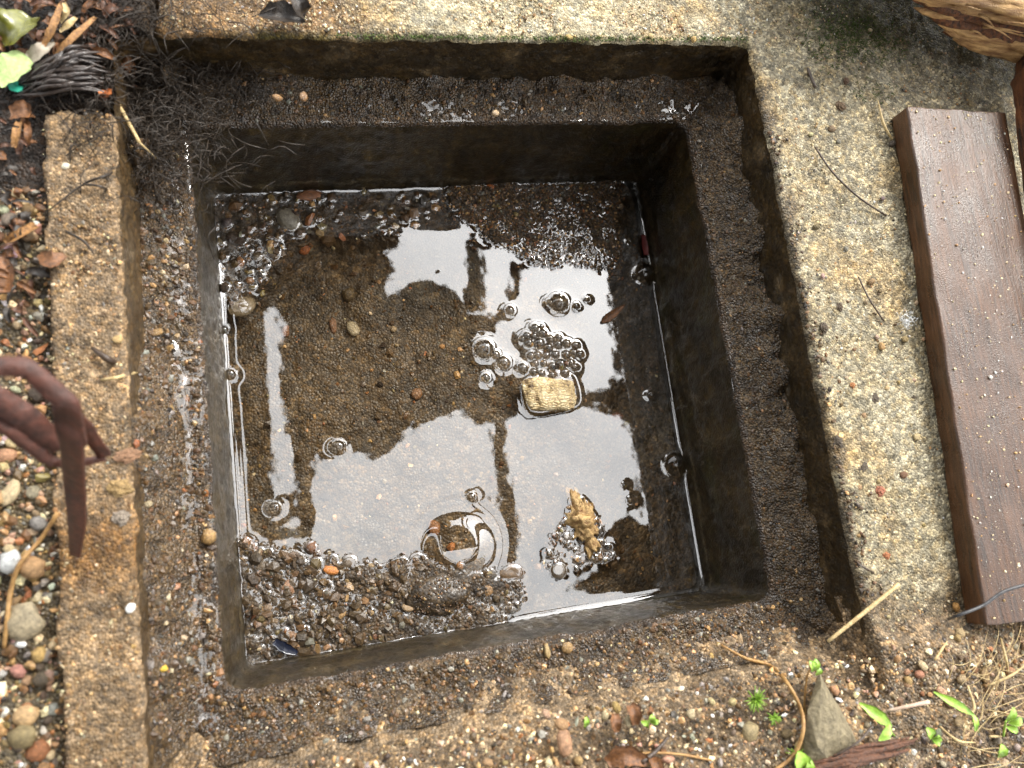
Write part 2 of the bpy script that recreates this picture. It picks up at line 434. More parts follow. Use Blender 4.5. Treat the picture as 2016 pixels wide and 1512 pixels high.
gt = np.array(lin(118, 99, 74)) * (1 + .38 * n1[..., None] + .2 * n2[..., None])
kg = smooth((-.205 - X) / .01)[..., None]; gt = gt * (1 - kg) + np.array(lin(84, 72, 50)) * kg * (1 + .5 * n1[..., None])
kt = (smooth((Y - .06) / .05) * smooth((-.15 - X) / .02))[..., None]; gt = gt * (1 - kt) + np.array(lin(46, 33, 22)) * kt * (1 + .4 * n1[..., None])
kd = smooth((-.215 - Y) / .03 + fbm(X, Y, .05, 3, 33) * .6)[..., None] * .35; gt = gt * (1 - kd) + np.array(lin(70, 56, 40)) * kd
gt = np.clip(gt, .004, 1)
inhole = (np.abs(X) < np.where(Y < -.150, .1765, .183)) & (Y < .183) & (Y > -.166)
hf('ground', gx, gy, soilz, M_SOIL, gt, ~inhole)
tag(bpy.data.objects['ground'], kind='structure')
GZ = samp(inner_x, inner_y, soilz[5:5 + len(inner_x), 5:5 + len(inner_y)], 0, 0)
_soil_in = soilz[5:5 + len(inner_x), 5:5 + len(inner_y)]


def surf(x, y):
    x = np.asarray(x, float); y = np.asarray(y, float); a = np.maximum(np.abs(x), np.abs(y))
    b = samp(bs, bs, bed, x, y); m_ = samp(ms, ms, mudz, x, y); s = samp(inner_x, inner_y, _soil_in, x, y)
    rim = np.where((x > X_STRIP) & ~((x < -.158) & (y > .137)), 0.0, -1)
    out = np.maximum(s, rim)
    return np.where(a < A_SH, b, np.where(a < A_RIM, np.maximum(m_, np.where(y < -.16, s, -1)), out))


# ------------------------------------------------------------------ stones
def ico(sub):
    bm = bmesh.new(); bmesh.ops.create_icosphere(bm, subdivisions=sub, radius=1)
    v = np.array([p.co[:] for p in bm.verts]); f = np.array([[q.index for q in p.verts] for p in bm.faces]); bm.free(); return v, f


IV, IF = ico(1)
PAL = {'cream': (222, 200, 160), 'tan': (186, 146, 96), 'orange': (162, 106, 64), 'pink': (180, 140, 116), 'grey': (134, 128, 116), 'dark': (58, 48, 38), 'white': (226, 222, 210), 'brown': (108, 78, 44), 'olive': (122, 106, 62), 'mud': (88, 68, 43)}


def pick(n, weights):
    ks = list(weights); p = np.array([weights[k] for k in ks], float); p /= p.sum()
    idx = rng.choice(len(ks), n, p=p); c = np.array([lin(*PAL[k]) for k in ks])[idx]
    return np.clip(c * rng.uniform(.65, 1.25, (n, 1)) * rng.uniform(.92, 1.08, (n, 3)), .004, .8)


def rot(n):
    q = rng.normal(size=(n, 4)); q /= np.linalg.norm(q, axis=1)[:, None]; a, b, c, d = q.T
    return np.stack([1 - 2 * (c * c + d * d), 2 * (b * c - a * d), 2 * (b * d + a * c), 2 * (b * c + a * d), 1 - 2 * (b * b + d * d), 2 * (c * d - a * b), 2 * (b * d - a * c), 2 * (c * d + a * b), 1 - 2 * (b * b + c * c)], 1).reshape(-1, 3, 3)


def grains(name, P, r, C, mat, label, cat='gravel', sm=False):
    n = len(P); k = len(IV)
    v = IV[None] * (1 + rng.uniform(-.34, .34, (n, k, 1))) * rng.uniform(.5, 1.25, (n, 1, 3))
    v = np.einsum('nij,nkj->nki', rot(n), v); v[..., 2] *= .8
    V = (v * r[:, None, None] + P[:, None]).reshape(-1, 3)
    Fs = (IF[None] + (np.arange(n) * k)[:, None, None]).reshape(-1, 3)
    o = obj(name, V, Fs, mat, None, sm, tint=np.repeat(C, k, 0))
    return tag(o, label, cat, kind='stuff')


def scatter(n, x0, x1, y0, y1, test=None):
    x = rng.uniform(x0, x1, n); y = rng.uniform(y0, y1, n)
    if test is not None:
        k = test(x, y); x, y = x[k], y[k]
    return x, y


# gravel in the basin; also rasterised so that the water can meet it
def bed_density(x, y):
    e = samp(bs, bs, bed, x, y) - ZW
    return rng.random(len(x)) < np.clip(.20 + .8 * smooth((e + .006) / .006), 0, 1)


x, y = scatter(19000, -.149, .149, -.149, .149, bed_density)
e = samp(bs, bs, bed, x, y) - ZW
ul = (poly_sd(P_UL, x, y) > -.01) | (poly_sd(P_MID, x, y) > -.004); bl = (poly_sd(P_BOT, x, y) > -.004)
tp = poly_sd(P_TOP, x, y) > -.003
r = rng.gamma(1.6, .00042, len(x)) + .00035
r = np.where(ul, r * 1.75, r); r = np.where(bl, r * (1.0 + .55 * smooth((-.02 - x) / .06)), r); r = np.where(tp, np.minimum(r, .0016) * .95, r)
keep = ~(ul & (rng.random(len(x)) < .45)); x, y, e, r, ul, bl, tp = (q[keep] for q in (x, y, e, r, ul, bl, tp))
r = np.minimum(r, .0048)
z = e + ZW + r * rng.uniform(-.75, .3, len(x))
C = pick(len(x), {'mud': 8, 'brown': 5, 'dark': 3, 'tan': 1.2, 'orange': .5, 'grey': .8, 'olive': 1.2, 'cream': .3})

C = np.where(bl[:, None], C * .38 + np.array(lin(66, 53, 36)) * .55, C); C = np.where((e < -.004)[:, None], C * .9, C)
x2, y2 = scatter(30000, -.06, .15, .05, .15, lambda a, b: poly_sd(P_TOP, a, b) > -.004); x2, y2 = x2[:6500], y2[:6500]
r2 = .00035 + .0009 * rng.random(len(x2)) ** 2; z2 = samp(bs, bs, bed, x2, y2) + r2 * rng.uniform(-.2, .7, len(x2))
C2 = pick(len(x2), {'mud': 6, 'brown': 4, 'dark': 2.5, 'tan': 1.2, 'orange': .4, 'grey': 1})
BEDG = [np.concatenate([np.column_stack([x, y, z]), np.column_stack([x2, y2, z2])]), np.concatenate([r, r2]), np.concatenate([C, C2])]

UNIQ = []                                        # stones laid individually: name, px, py, half w, half h (px), rot deg, colour, height offset mm, flatten, label
W = lambda *a: UNIQ.append(('w',) + a)
G = lambda *a: UNIQ.append(('g',) + a)
W(570, 432, 24, 33, -12, (138, 136, 124), 3.2, .8, 'pale grey angular stone at the water edge in the upper corner')
W(608, 384, 28, 12, 3, (150, 84, 44), 2.8, .7, 'elongated rust-brown stone ringed by water under the upper wall')
W(463, 470, 20, 21, 0, (52, 40, 32), 2.2, .9, 'round dark brown stone beside the grey angular stone')
W(445, 438, 13, 12, 0, (48, 34, 40), 2.6, .9, 'small purplish black stone in the upper corner of the water')
W(474, 603, 29, 22, -10, (136, 124, 100), .6, .6, 'flat pale stone just under the water beside the shaft wall')
W(599, 491, 12, 10, 0, (176, 104, 58), -3, .9, 'glossy orange pebble under clear water')
W(507, 506, 15, 13, 20, (110, 96, 72), .8, .8, 'grey-brown pebble in the cluster of upper corner stones')
W(472, 516, 9, 11, 0, (172, 108, 52), 1.2, .8, 'orange-brown pebble between wet stones near the shaft wall')
W(590, 460, 13, 13, 0, (84, 62, 40), 1.6, .9, 'round brown pebble with a bright ring of water round it')
W(695, 646, 13, 17, 8, (214, 202, 168), -5, .6, 'whitish flat stone on the submerged bed')
W(775, 648, 7, 7, 0, (206, 180, 140), -5.5, .7, 'small cream pebble on the submerged bed')
W(685, 578, 16, 14, 0, (92, 76, 46), -4.5, .9, 'round olive pebble sunk in the silt')
W(655, 640, 9, 17, 5, (134, 84, 50), -5, .6, 'slim reddish pebble beside the whitish flat stone')
W(820, 775, 12, 12, 30, (150, 100, 60), -5.5, .6, 'orange-tan pebble on the bed left of the foam')
W(562, 652, 8, 13, 20, (150, 92, 54), -5, .7, 'orange-brown chip on the bed beside the bright strip')
W(1008, 1128, 30, 22, -6, (86, 62, 36), 2.0, .85, 'large round brown wet stone at the gravel edge')
W(655, 1122, 18, 11, 6, (186, 118, 56), 2.6, .8, 'bright orange wet stone in the gravel bank')
W(612, 1078, 13, 12, 0, (120, 72, 44), 2.0, .9, 'reddish brown pebble at the corner of the gravel bank')
W(688, 1107, 19, 17, 0, (66, 52, 36), 2.0, .9, 'dark wet pebble half ringed by water on the bank')
W(822, 1108, 24, 26, 0, (60, 48, 34), 2.4, .9, 'rounded dark stone standing at the end of the bank')
W(855, 1040, 13, 17, -10, (170, 106, 60), -1.0, .7, 'orange stone inside the round ripple')
W(905, 1115, 9, 9, 0, (190, 128, 70), 1.4, .8, 'small orange pebble above the dark clod')
W(565, 1160, 16, 17, 0, (142, 92, 56), 2.4, .9, 'mottled brown stone in the lower corner gravel')
W(575, 1250, 18, 14, 10, (120, 78, 40), 2.2, .8, 'ochre stone beside the blue plastic shard')
W(530, 1195, 15, 15, 0, (112, 86, 60), 2.2, .9, 'round buff pebble in the lower corner gravel')
W(515, 1120, 18, 14, 0, (74, 60, 42), 2.0, .9, 'oval dark pebble low beside the shaft wall')
W(1098, 1122, 24, 24, 0, (60, 50, 36), 1.8, .9, 'dark round stone at the foot of the tan rock')
W(960, 1165, 18, 17, 0, (150, 112, 70), 2.4, .8, 'buff speckled stone at the right end of the bank')
W(915, 1250, 10, 6, 0, (196, 160, 110), 3.6, .7, 'pale buff pebble at the foot of the lower shaft wall')
W(803, 1197, 12, 8, 15, (170, 140, 100), 3.6, .7, 'beige chip on the wet gravel bank')
W(1215, 820, 15, 10, 20, (150, 92, 70), -5, .6, 'dull red pebble under water near the far wall')
W(963, 368, 13, 11, 40, (188, 108, 48), 1.6, .7, 'bright orange crumb below the upper shaft wall')
W(1223, 405, 7, 7, 0, (196, 160, 116), 1.5, .8, 'single tan pebble at the end of the fine gravel')
W(1090, 352, 12, 6, 0, (170, 166, 144), 1.0, .7, 'pale chip lodged against the upper shaft wall')
G(20, 972, 14, 26, 30, (226, 206, 164), 0, .6, 'cream wedge-shaped stone in the gravel')
G(24, 1107, 20, 21, 0, (196, 198, 196), 0, .8, 'white quartz pebble beside a dry stem')
G(66, 1118, 22, 20, 35, (196, 150, 100), 0, .7, 'tan stone touching the white quartz pebble')
G(50, 1225, 33, 34, 0, (176, 166, 138), 0, .55, 'large pale round stone in the gravel')
G(78, 1288, 14, 13, 0, (206, 170, 96), 0, .8, 'yellow pebble below the large pale round stone')
G(52, 1408, 20, 17, 25, (214, 176, 124), 0, .8, 'buff stone low in the left gravel')
G(78, 1030, 14, 16, 0, (136, 140, 146), 0, .8, 'bluish grey pebble near the metal claw')
G(14, 790 + 110, 17, 14, 0, (196, 140, 104), 0, .8, 'pinkish stone under the metal claw')
G(45, 1450, 26, 20, 10, (128, 116, 76), 0, .7, 'mossy olive stone near the bottom left')
G(75, 1480, 18, 20, 30, (150, 84, 44), 0, .6, 'rust-coloured flake near the bottom left')
G(252, 896, 22, 13, -4, (150, 106, 76), 0, .5, 'orange-pink brick fragment on the strip edge')
G(238, 962, 21, 17, 20, (178, 146, 88), 0, .7, 'tan crusty fragment below the brick fragment')
G(411, 1058, 14, 15, 0, (192, 148, 82), 0, .9, 'honey-coloured pebble on the ledge edge')
G(292, 993, 8, 6, 0, (206, 190, 150), 0, .8, 'small cream pebble on the wet ledge')
G(240, 1018, 15, 14, 0, (140, 132, 124), 0, .7, 'grey wet lump at the strip edge')
G(323, 1316, 7, 6, 0, (228, 190, 70), 0, .9, 'tiny bright yellow pebble on the lower ledge')
G(257, 1197, 8, 9, 40, (236, 236, 230), 0, .7, 'small pure white chip on the brown strip')
G(129, 328, 8, 7, 0, (226, 220, 196), 0, .6, 'white speck stone on the upper strip')
G(232, 669, 10, 8, 20, (222, 186, 120), 0, .6, 'pale yellow angular chip on the strip')
G(308, 655, 13, 8, 0, (170, 130, 70), 0, .6, 'ochre pebble on the wet left ledge')
G(546, 194, 10, 9, 0, (170, 120, 60), 0, .9, 'round honey-brown pebble on the upper ledge')
G(597, 193, 9, 10, 0, (150, 104, 56), 0, .9, 'brown pebble second along the upper ledge')
G(975, 224, 8, 8, 0, (216, 184, 140), 0, .9, 'bead-like cream pebble at the upper shaft edge')
G(1364, 79, 8, 8, 0, (230, 190, 110), 0, .9, 'yellow pebble on the lip near the upper right corner')
G(1120, 74, 9, 7, 0, (226, 196, 110), 0, .8, 'yellow pebble on the upper lip')
G(1280, 72, 7, 7, 0, (228, 206, 140), 0, .8, 'pale yellow grain on the upper lip')
G(1733, 966, 11, 12, 20, (188, 100, 72), 0, .6, 'brick-red fragment on the wide rim')
G(1745, 1094, 9, 8, 0, (196, 110, 62), 0, .7, 'orange clay crumb on the lower rim')
G(1678, 758, 8, 7, 0, (200, 120, 60), 0, .8, 'orange crumb at the edge of the opening')
G(1700, 920, 20, 12, -30, (52, 44, 34), 0, .6, 'dark soil crumb on the wide rim')
G(1720, 786, 16, 12, -60, (50, 42, 32), 0, .6, 'black crumb of soil above the dark wood chip')
G(1622, 645, 10, 14, 20, (50, 40, 28), 0, .7, 'black soil crumb near the middle of the rim')
G(1653, 605, 9, 13, 10, (56, 42, 26), 0, .7, 'dark brown soil crumb near the white fluff')
G(1650, 868, 9, 15, -10, (52, 44, 34), 0, .7, 'black soil crumb beside the opening edge')
G(1800, 785, 9, 12, -20, (58, 50, 40), 0, .7, 'black soil crumb beside the plank')
G(1655, 210, 16, 12, 30, (92, 68, 40), 0, .7, 'brown lump on the rim above the straw')
G(1636, 255, 10, 9, 0, (120, 96, 66), 0, .8, 'small brown pebble on the upper rim')
G(1755, 285, 11, 9, 0, (56, 50, 46), 0, .8, 'dark pebble against the plank corner')
G(1666, 160, 8, 10, 20, (86, 56, 36), 0, .7, 'brown crumb in the mossy corner')
G(1712, 60, 7, 6, 0, (206, 186, 140), 0, .8, 'lone pale grain in the dark moss')
G(1110, 1460, 17, 28, 20, (186, 138, 104), 0, .7, 'long pink-buff stone in the lower soil')
G(1104, 1425, 13, 13, 0, (190, 146, 100), 0, .8, 'buff stone above the long pink-buff stone')
G(1473, 1440, 20, 20, 20, (164, 150, 108), 0, .6, 'grey-olive flat stone in the lower soil')
G(1075, 1405, 8, 10, 0, (206, 160, 130), 0, .8, 'pale pink pebble in the lower soil')
G(1190, 1410, 8, 10, 0, (220, 204, 160), 0, .8, 'cream pebble left of the brown leaf bits')
G(1213, 1392, 8, 13, 0, (190, 160, 86), 0, .6, 'yellowish wedge pebble above the brown leaf bits')
G(1235, 1420, 8, 11, 0, (222, 208, 168), 0, .8, 'cream pebble right of the wedge pebble')
G(1440, 1382, 10, 8, 0, (206, 190, 130), 0, .8, 'pale yellow pebble near the fuzzy green sprig')
G(1400, 1380, 7, 9, 0, (212, 196, 140), 0, .8, 'pale pebble left of the fuzzy green sprig')
G(1077, 1282, 6, 15, 5, (200, 170, 110), 0, .8, 'upright tan pebble on the lower lip')
G(1115, 1275, 12, 11, 0, (190, 150, 90), 0, .8, 'honey pebble beside the upright tan pebble')
G(1880, 1195, 9, 10, 0, (200, 140, 60), 0, .8, 'amber pebble below the plank edge')
G(1888, 1246, 11, 11, 0, (206, 180, 130), 0, .8, 'pale buff pebble under the plank end')
G(1765, 1298, 9, 9, 0, (190, 140, 84), 0, .8, 'tan pebble in soil left of the dry grass')
G(1815, 1310, 10, 12, 0, (222, 200, 156), 0, .7, 'cream pebble in soil near the plank end')
G(1935, 1330, 12, 16, 35, (160, 130, 84), 0, .7, 'brown-yellow stone in the dry grass')
G(1885, 1420, 14, 11, 0, (170, 146, 104), 0, .7, 'buff stone in the roots of the dry grass')

pmesh = []
for k in range(5):
    v, f = ico(2)
    d = 1 + .10 * np.sin(v @ rng.normal(size=3) * 2.2 + k) + .08 * np.sin(v @ rng.normal(size=3) * 4) + rng.uniform(-.05, .05, len(v))
    for _ in range(5):                                   # a few flattened facets
        nn = rng.normal(size=3); nn /= np.linalg.norm(nn); h = rng.uniform(.68, .9); s_ = v * d[:, None] @ nn
        d = np.where(s_ > h, d * h / np.maximum(s_, 1e-6), d)
    me = bpy.data.meshes.new('pebble'); me.from_pydata([tuple(q) for q in v * d[:, None]], [], [tuple(int(i) for i in q) for q in f]); me.update()
    me.polygons.foreach_set('use_smooth', np.ones(len(f), bool)); pmesh.append(me)


def stone_material(name, wet):
    n = N(name); oi = n('ObjectInfo').outputs['Color']; tc = n('TexCoord').outputs['Object']; rd = n('ObjectInfo').outputs['Random']
    cx = n('CombineXYZ', {0: rd, 1: rd, 2: rd}).outputs[0]; ad = n('VectorMath', {0: tc, 1: cx}, operation='ADD').outputs[0]
    no = n('TexNoise', {'Vector': ad, 'Scale': 2.6, 'Detail': 9.0, 'Roughness': .75}); n2 = n('TexVoronoi', {'Vector': ad, 'Scale': 6.0})
    s2 = n('SeparateColor', {0: n2.outputs['Color']}).outputs[0]
    c = n.mul(n.ramp(no.outputs[0], [(.32, .45), (.5, .95), (.7, 1.35)]), n.ramp(s2, [(0, .75), (1, 1.2)]))
    return n.done(n.mul(oi, c), .28 if wet else .55, no.outputs[0], .0009, coat=.6 if wet else 0, coat_r=.08)


M_PW, M_PD = stone_material('wet_stone', True), stone_material('damp_stone', False)
v, f = ico(3); d = 1 + .3 * fbm(v[:, 0] + 3 * v[:, 2], v[:, 1] - 2 * v[:, 2], .7, 4, 77) + rng.uniform(-.16, .16, len(v))
me = bpy.data.meshes.new('crumb'); me.from_pydata([tuple(q) for q in v * d[:, None]], [], [tuple(int(i) for i in q) for q in f]); me.update(); pmesh.append(me)
for q in list(pmesh): q.materials.append(None)


def pebble(x, y, z, sx, sy, sz, deg, rgb, wet, label, group=None, k=None, cat='pebble', name='pebble'):
    o = bpy.data.objects.new(name, pmesh[k if k is not None else random.randrange(5)]); col.objects.link(o)
    o.location = (x, y, z); o.scale = (sx, sy, sz); o.rotation_euler = (random.uniform(-.25, .25), random.uniform(-.25, .25), math.radians(-deg) + .13)
    o.material_slots[0].link = 'OBJECT'; o.material_slots[0].material = M_PW if wet else M_PD
    q = .0 if label.startswith(('bright', 'glossy', 'white', 'tiny bright', 'small pure')) else .38
    o.color = lin(*[v * (1 - q) + b_ * q for v, b_ in zip(rgb, (112, 94, 70))]) + (1,)
    return tag(o, label, cat, group)


WSTONES = []
for kind, a, b, hw, hh, deg, rgb, dz, flat, label in UNIQ:
    if kind == 'w':
        p = px(a, b, ZW + dz * .001); s = mm(1, ZW); sx, sy = hw * s, hh * s; sz = min(sx, sy) * flat
        if dz > 0: zc = ZW + dz * .001 - sz                       # dz = how far its top stands over the water
        else: zc = float(surf(p[0], p[1])) + sz * .3
        p = px(a, b, zc + sz * .5)
        WSTONES.append((p[0], p[1], zc, sx, sy, sz))
        pebble(p[0], p[1], zc, sx, sy, sz, deg, rgb, True, label)
    else:
        p = px(a, b, 0)
        for _ in range(4): p = px(a, b, float(surf(p[0], p[1])))
        s = mm(1, p[2]); sx, sy = hw * s, hh * s; sz = min(sx, sy) * flat
        cb = 'crumb' in label or 'lump' in label or 'fragment' in label; q = .85 if cb else 1
        pebble(p[0], p[1], p[2] + sz * (.1 if cb else .35), sx * q, sy * q, sz * q, deg, rgb, abs(p[0]) < A_RIM and abs(p[1]) < A_RIM, label, k=5 if cb else None)

# tan crusty rock and the pale worn block standing in the water (several lobes in one mesh each)
def lobed(name, lobes, mat, label, cat, sub=3, nz=.12, tintc=None):
    bm = bmesh.new()
    for (x, y, z, sx, sy, sz, rz) in lobes:
        bmesh.ops.create_icosphere(bm, subdivisions=sub, radius=1, matrix=Matrix.Translation((x, y, z)) @ Matrix.Rotation(rz, 4, 'Z') @ Matrix.Diagonal((sx, sy, sz, 1)))
    V = np.array([v.co[:] for v in bm.verts]); f = [[q.index for q in p.verts] for p in bm.faces]; bm.free()
    c = V.mean(0); s = np.ptp(V, 0).max()
    nn = fbm(V[:, 0] * 1 + V[:, 2] * 1.3, V[:, 1] + V[:, 2] * .7, s * .09, 4, 50, .7)
    V = c + (V - c) * (1 + nz * nn[:, None])
    o = obj(name, V, f, mat, None); return tag(o, label, cat)


def at_w(a, b, h): return px(a, b, ZW + h)


M_TAN = plain('crusty_tan_rock', lin(118, 80, 42), lin(224, 190, 130), 260, .55, bump=.002, coat=.15)
lob = []
for (a, b, s_, h) in ((1140, 990, 11, .002), (1148, 1008, 15, .004), (1140, 1022, 14, .004), (1156, 1026, 15, .006), (1160, 1046, 14, .005), (1150, 1050, 12, .004), (1165, 1066, 10, .003), (1162, 1080, 8, .002)):
    p = at_w(a, b, h); m_ = mm(s_ * 1.3, ZW); lob.append((p[0], p[1], ZW + h - m_ * .8, m_, m_, m_ * 1.1, 0)); WSTONES.append((p[0], p[1], ZW + h - m_ * .8, m_, m_, m_ * 1.1))
lobed('tan_rock', lob, M_TAN, 'crusty tan rock standing out of the water near the lower wall', 'rock', 3, .55)
M_CLOD = granular('gravelly_clod', 500, .45, .0004, .5, 1.8, coat=.3, coat_r=.2)
p = at_w(862, 1172, .004); s_ = mm(1, ZW)
V, f = ico(4); V = V * np.array([62 * s_, 40 * s_, .009]) * (1 + .12 * fbm(V[:, 0] + V[:, 2], V[:, 1], .5, 4, 51, .6)[:, None]) + np.array([p[0], p[1], ZW - .002])
clod = obj('soil_clod', V, f, M_CLOD, None, tint=np.tile(lin(64, 52, 36), (len(V), 1)))
an_ = rng.random(420) * 6.283; rd_ = np.sqrt(rng.random(420)) * .93; xg = p[0] + 62 * s_ * rd_ * np.cos(an_); yg = p[1] + 40 * s_ * rd_ * np.sin(an_); zg = ZW - .002 + .009 * np.sqrt(1 - rd_ ** 2)
CLODG = (np.column_stack([xg, yg, zg]), .0004 + .0007 * rng.random(420) ** 2, pick(420, {'mud': 6, 'brown': 4, 'dark': 4, 'tan': .6}) * .8)
tag(clod, 'large dark gravelly clod on the wet bank below the ripple', 'clod')
WSTONES.append((p[0], p[1], ZW - .002, 62 * s_, 40 * s_, .009))

# ------------------------------------------------------------------ loose grit
FILMG = []


def lay(name, n, x0, x1, y0, y1, r0, r1, wts, mat, label, test=None, emb=.2, mulc=1.0):
    x, y = scatter(n, x0, x1, y0, y1, test)
    r = r0 + (r1 - r0) * rng.random(len(x)) ** 3
    z = surf(x, y) + r * (emb + rng.uniform(-.55, .15, len(x)))
    if 'ledge' in name: FILMG.append((np.column_stack([x, y, z]), r))
    return grains(name, np.column_stack([x, y, z]), r, pick(len(x), wts) * mulc, mat, label, 'gravel' if r1 > .002 else 'grit')


lay('left_gravel', 2600, -.262, X_STRIP - .0005, -.20, .10, .0007, .0032, {'cream': 3, 'tan': 3, 'pink': 1.6, 'grey': 2, 'dark': 2, 'orange': 1, 'white': .8, 'olive': 1.5, 'brown': 2}, M_GDRY, 'mixed coarse gravel in a band beside the narrow concrete strip', emb=.2, mulc=.85)
lay('soil_gravel', 14000, -.17, .40, -.29, -.178, .0004, .0020, {'cream': 3, 'tan': 3, 'pink': .6, 'grey': 3, 'dark': 2, 'orange': .3, 'white': .5, 'brown': 3, 'mud': 4}, M_GDRY, 'sandy gravel in the soil below the basin', emb=.1)
lay('strip_ledge_grit', 3600, -.178, -.152, -.165, .145, .0005, .0022, {'brown': 5, 'mud': 7, 'tan': 1.2, 'dark': 2, 'cream': .25, 'orange': .25, 'grey': 1}, M_GWET, 'wet grit along the ledge beside the narrow strip', emb=.0, mulc=.62)
lay('upper_ledge_grit', 2200, -.165, .165, .152, .177, .0004, .0017, {'brown': 4, 'mud': 5, 'tan': .8, 'dark': 4, 'grey': 1}, M_GWET, 'wet grit along the upper ledge', emb=.1, mulc=.75)
lay('dark_ledge_grit', 2600, .152, .1775, -.16, .16, .0004, .0014, {'brown': 3, 'mud': 6, 'tan': .6, 'dark': 4, 'grey': 1}, M_GWET, 'crumbly wet grit along the far ledge under the wide rim', emb=.1, mulc=.75)
lay('lower_ledge_grit', 3200, -.16, .16, -.178, -.153, .0004, .0018, {'brown': 4, 'mud': 6, 'tan': 1, 'dark': 2, 'grey': 1.5, 'cream': .3}, M_GWET, 'wet grit along the lower ledge', emb=.1, mulc=.85)
lay('rim_sand', 8500, .181, .40, -.20, .215, .00025, .0009, {'cream': 5, 'tan': 3, 'grey': 2, 'brown': 1, 'white': 1, 'dark': .7}, M_GDRY, 'pale sand grains sticking to the wide concrete rim', emb=.0, mulc=.8)
lay('lip_mud', 5200, .1795, .200, -.175, .12, .0004, .0016, {'mud': 6, 'brown': 3, 'dark': 4, 'tan': .5}, M_GDRY, 'dark soil crumbs trodden along the lip of the wide rim', test=lambda a, b: rng.random(len(a)) < np.exp(-(a - .1795) / .0045) * np.clip(.55 + fbm(a, b, .02, 3, 160), 0, 1), emb=.1, mulc=.9)
lay('upper_rim_sand', 3600, -.155, .185, .181, .215, .0003, .0010, {'cream': 5, 'tan': 3, 'white': 1.5, 'brown': 1}, M_GDRY, 'pale sand grains on the upper concrete rim', emb=.0, mulc=.8)
lay('strip_sand', 2600, X_STRIP + .001, -.1795, -.2, .136, .0003, .0011, {'tan': 3, 'brown': 4, 'cream': 1.5, 'grey': 1}, M_GDRY, 'sand grains on the narrow concrete strip', emb=.0, mulc=.8)

# ------------------------------------------------------------------ water
WN = 500
ws = np.linspace(-.1512, .1512, WN); dx = ws[1] - ws[0]
WX, WY = np.meshgrid(ws, ws, indexing='ij')
H = samp(bs, bs, bed, WX, WY) - ZW


def stamp(x, y, zc, rx, ry, rz):
    R_ = max(rx, ry); i0, i1 = np.searchsorted(ws, (x - R_, x + R_)); j0, j1 = np.searchsorted(ws, (y - R_, y + R_))
    if i1 <= i0 or j1 <= j0: return
    q = 1 - ((WX[i0:i1, j0:j1] - x) / rx) ** 2 - ((WY[i0:i1, j0:j1] - y) / ry) ** 2
    h = np.where(q > 0, zc - ZW + rz * np.sqrt(np.maximum(q, 0)), -1)
    H[i0:i1, j0:j1] = np.maximum(H[i0:i1, j0:j1], h)


for (P_, r_) in zip(BEDG[0], BEDG[1]): stamp(P_[0], P_[1], P_[2], r_ * .9, r_ * .9, r_ * .75)
for q in WSTONES: stamp(*q)
BLOCK = px(1085, 772, ZW + .003)
BU = []                                             # bubbles: px, py, radius px, label
for a, b, r_ in ((1053, 646, 9), (1066, 643, 6), (1037, 662, 9), (1051, 662, 8), (1068, 657, 10), (1041, 676, 10), (1061, 677, 13), (1083, 668, 10), (1099, 665, 8), (1079, 685, 11), (1098, 679, 11), (1115, 677, 10), (1132, 681, 9), (1093, 699, 10), (1114, 699, 11), (1129, 695, 10), (1103, 718, 13), (1141, 698, 8), (1123, 715, 10), (1028, 668, 7), (1075, 700, 9), (1087, 722, 10), (1070, 716, 8), (1050, 733, 9), (1066, 736, 8), (1086, 739, 9), (1111, 735, 11), (1131, 723, 9), (1045, 701, 9), (1058, 700, 10), (1054, 716, 8), (1116, 717, 7)):
    sz_ = 'tiny' if r_ < 8 else 'small' if r_ < 9.5 else 'mid-sized' if r_ < 10.5 else 'large'; vp = 'top' if b < 660 else 'upper middle' if b < 678 else 'lower middle' if b < 700 else 'bottom'; hp = 'left' if a < 1055 else 'centre left' if a < 1082 else 'centre right' if a < 1108 else 'right'
    BU.append((a, b, r_, f'{sz_} foam bubble at the {vp} {hp} of the cluster behind the block', 'foam behind the block'))
for a, b, r_, l in ((1029, 726, 12, 'bubble touching the corner of the pale block'), (953, 688, 21, 'biggest bubble in the row of three left of the foam'), (975, 699, 10, 'smallest bubble in the row of three left of the foam'), (991, 715, 15, 'end bubble in the row of three left of the foam'),
                    (956, 744, 9, 'small bubble below the row of three'), (1004, 612, 9, 'bubble above the foam in the bright reflection'), (1099, 598, 20, 'large bubble afloat in the upper bright reflection'), (1083, 596, 8, 'small bubble stuck to the large floating bubble'),
                    (1134, 603, 7, 'tiny bubble right of the large floating bubble'), (1154, 590, 5, 'tiniest bubble in the upper bright reflection'), (1270, 540, 26, 'big bubble against the dark shaft wall near the fine gravel'), (1330, 915, 27, 'big bubble against the dark shaft wall low down'),
                    (1281, 778, 10, 'small bubble on the waterline of the dark shaft wall'), (441, 650, 8, 'small upper bubble on the grey shaft wall'), (453, 738, 11, 'lower bubble on the grey shaft wall'), (1240, 475, 8, 'bubble at the edge of the fine gravel bank'),
                    (515, 1276, 12, 'bubble in the bottom left corner of the water'), (928, 978, 8, 'lone bubble in the lower bright reflection'), (666, 880, 13, 'ring bubble on the edge of the lower bright reflection'), (541, 1000, 11, 'bubble at the foot of the bright strip'),
                    (1240, 985, 6, 'tiny bubble near the edge of the lower reflection'), (1228, 955, 4, 'tiniest bubble near the edge of the lower reflection'), (1382, 1162, 6, 'bubble in the bottom right corner of the water')):
    BU.append((a, b, r_, l, None))
u = np.zeros((WN, WN)); fix = np.zeros((WN, WN), bool)
em = H > -.0001
u[em] = np.minimum(H[em], .0009) ; fix |= em
u[0], u[-1], u[:, 0], u[:, -1] = .0016, .0016, .0016, .0016; fix[0] = fix[-1] = True; fix[:, 0] = fix[:, -1] = True
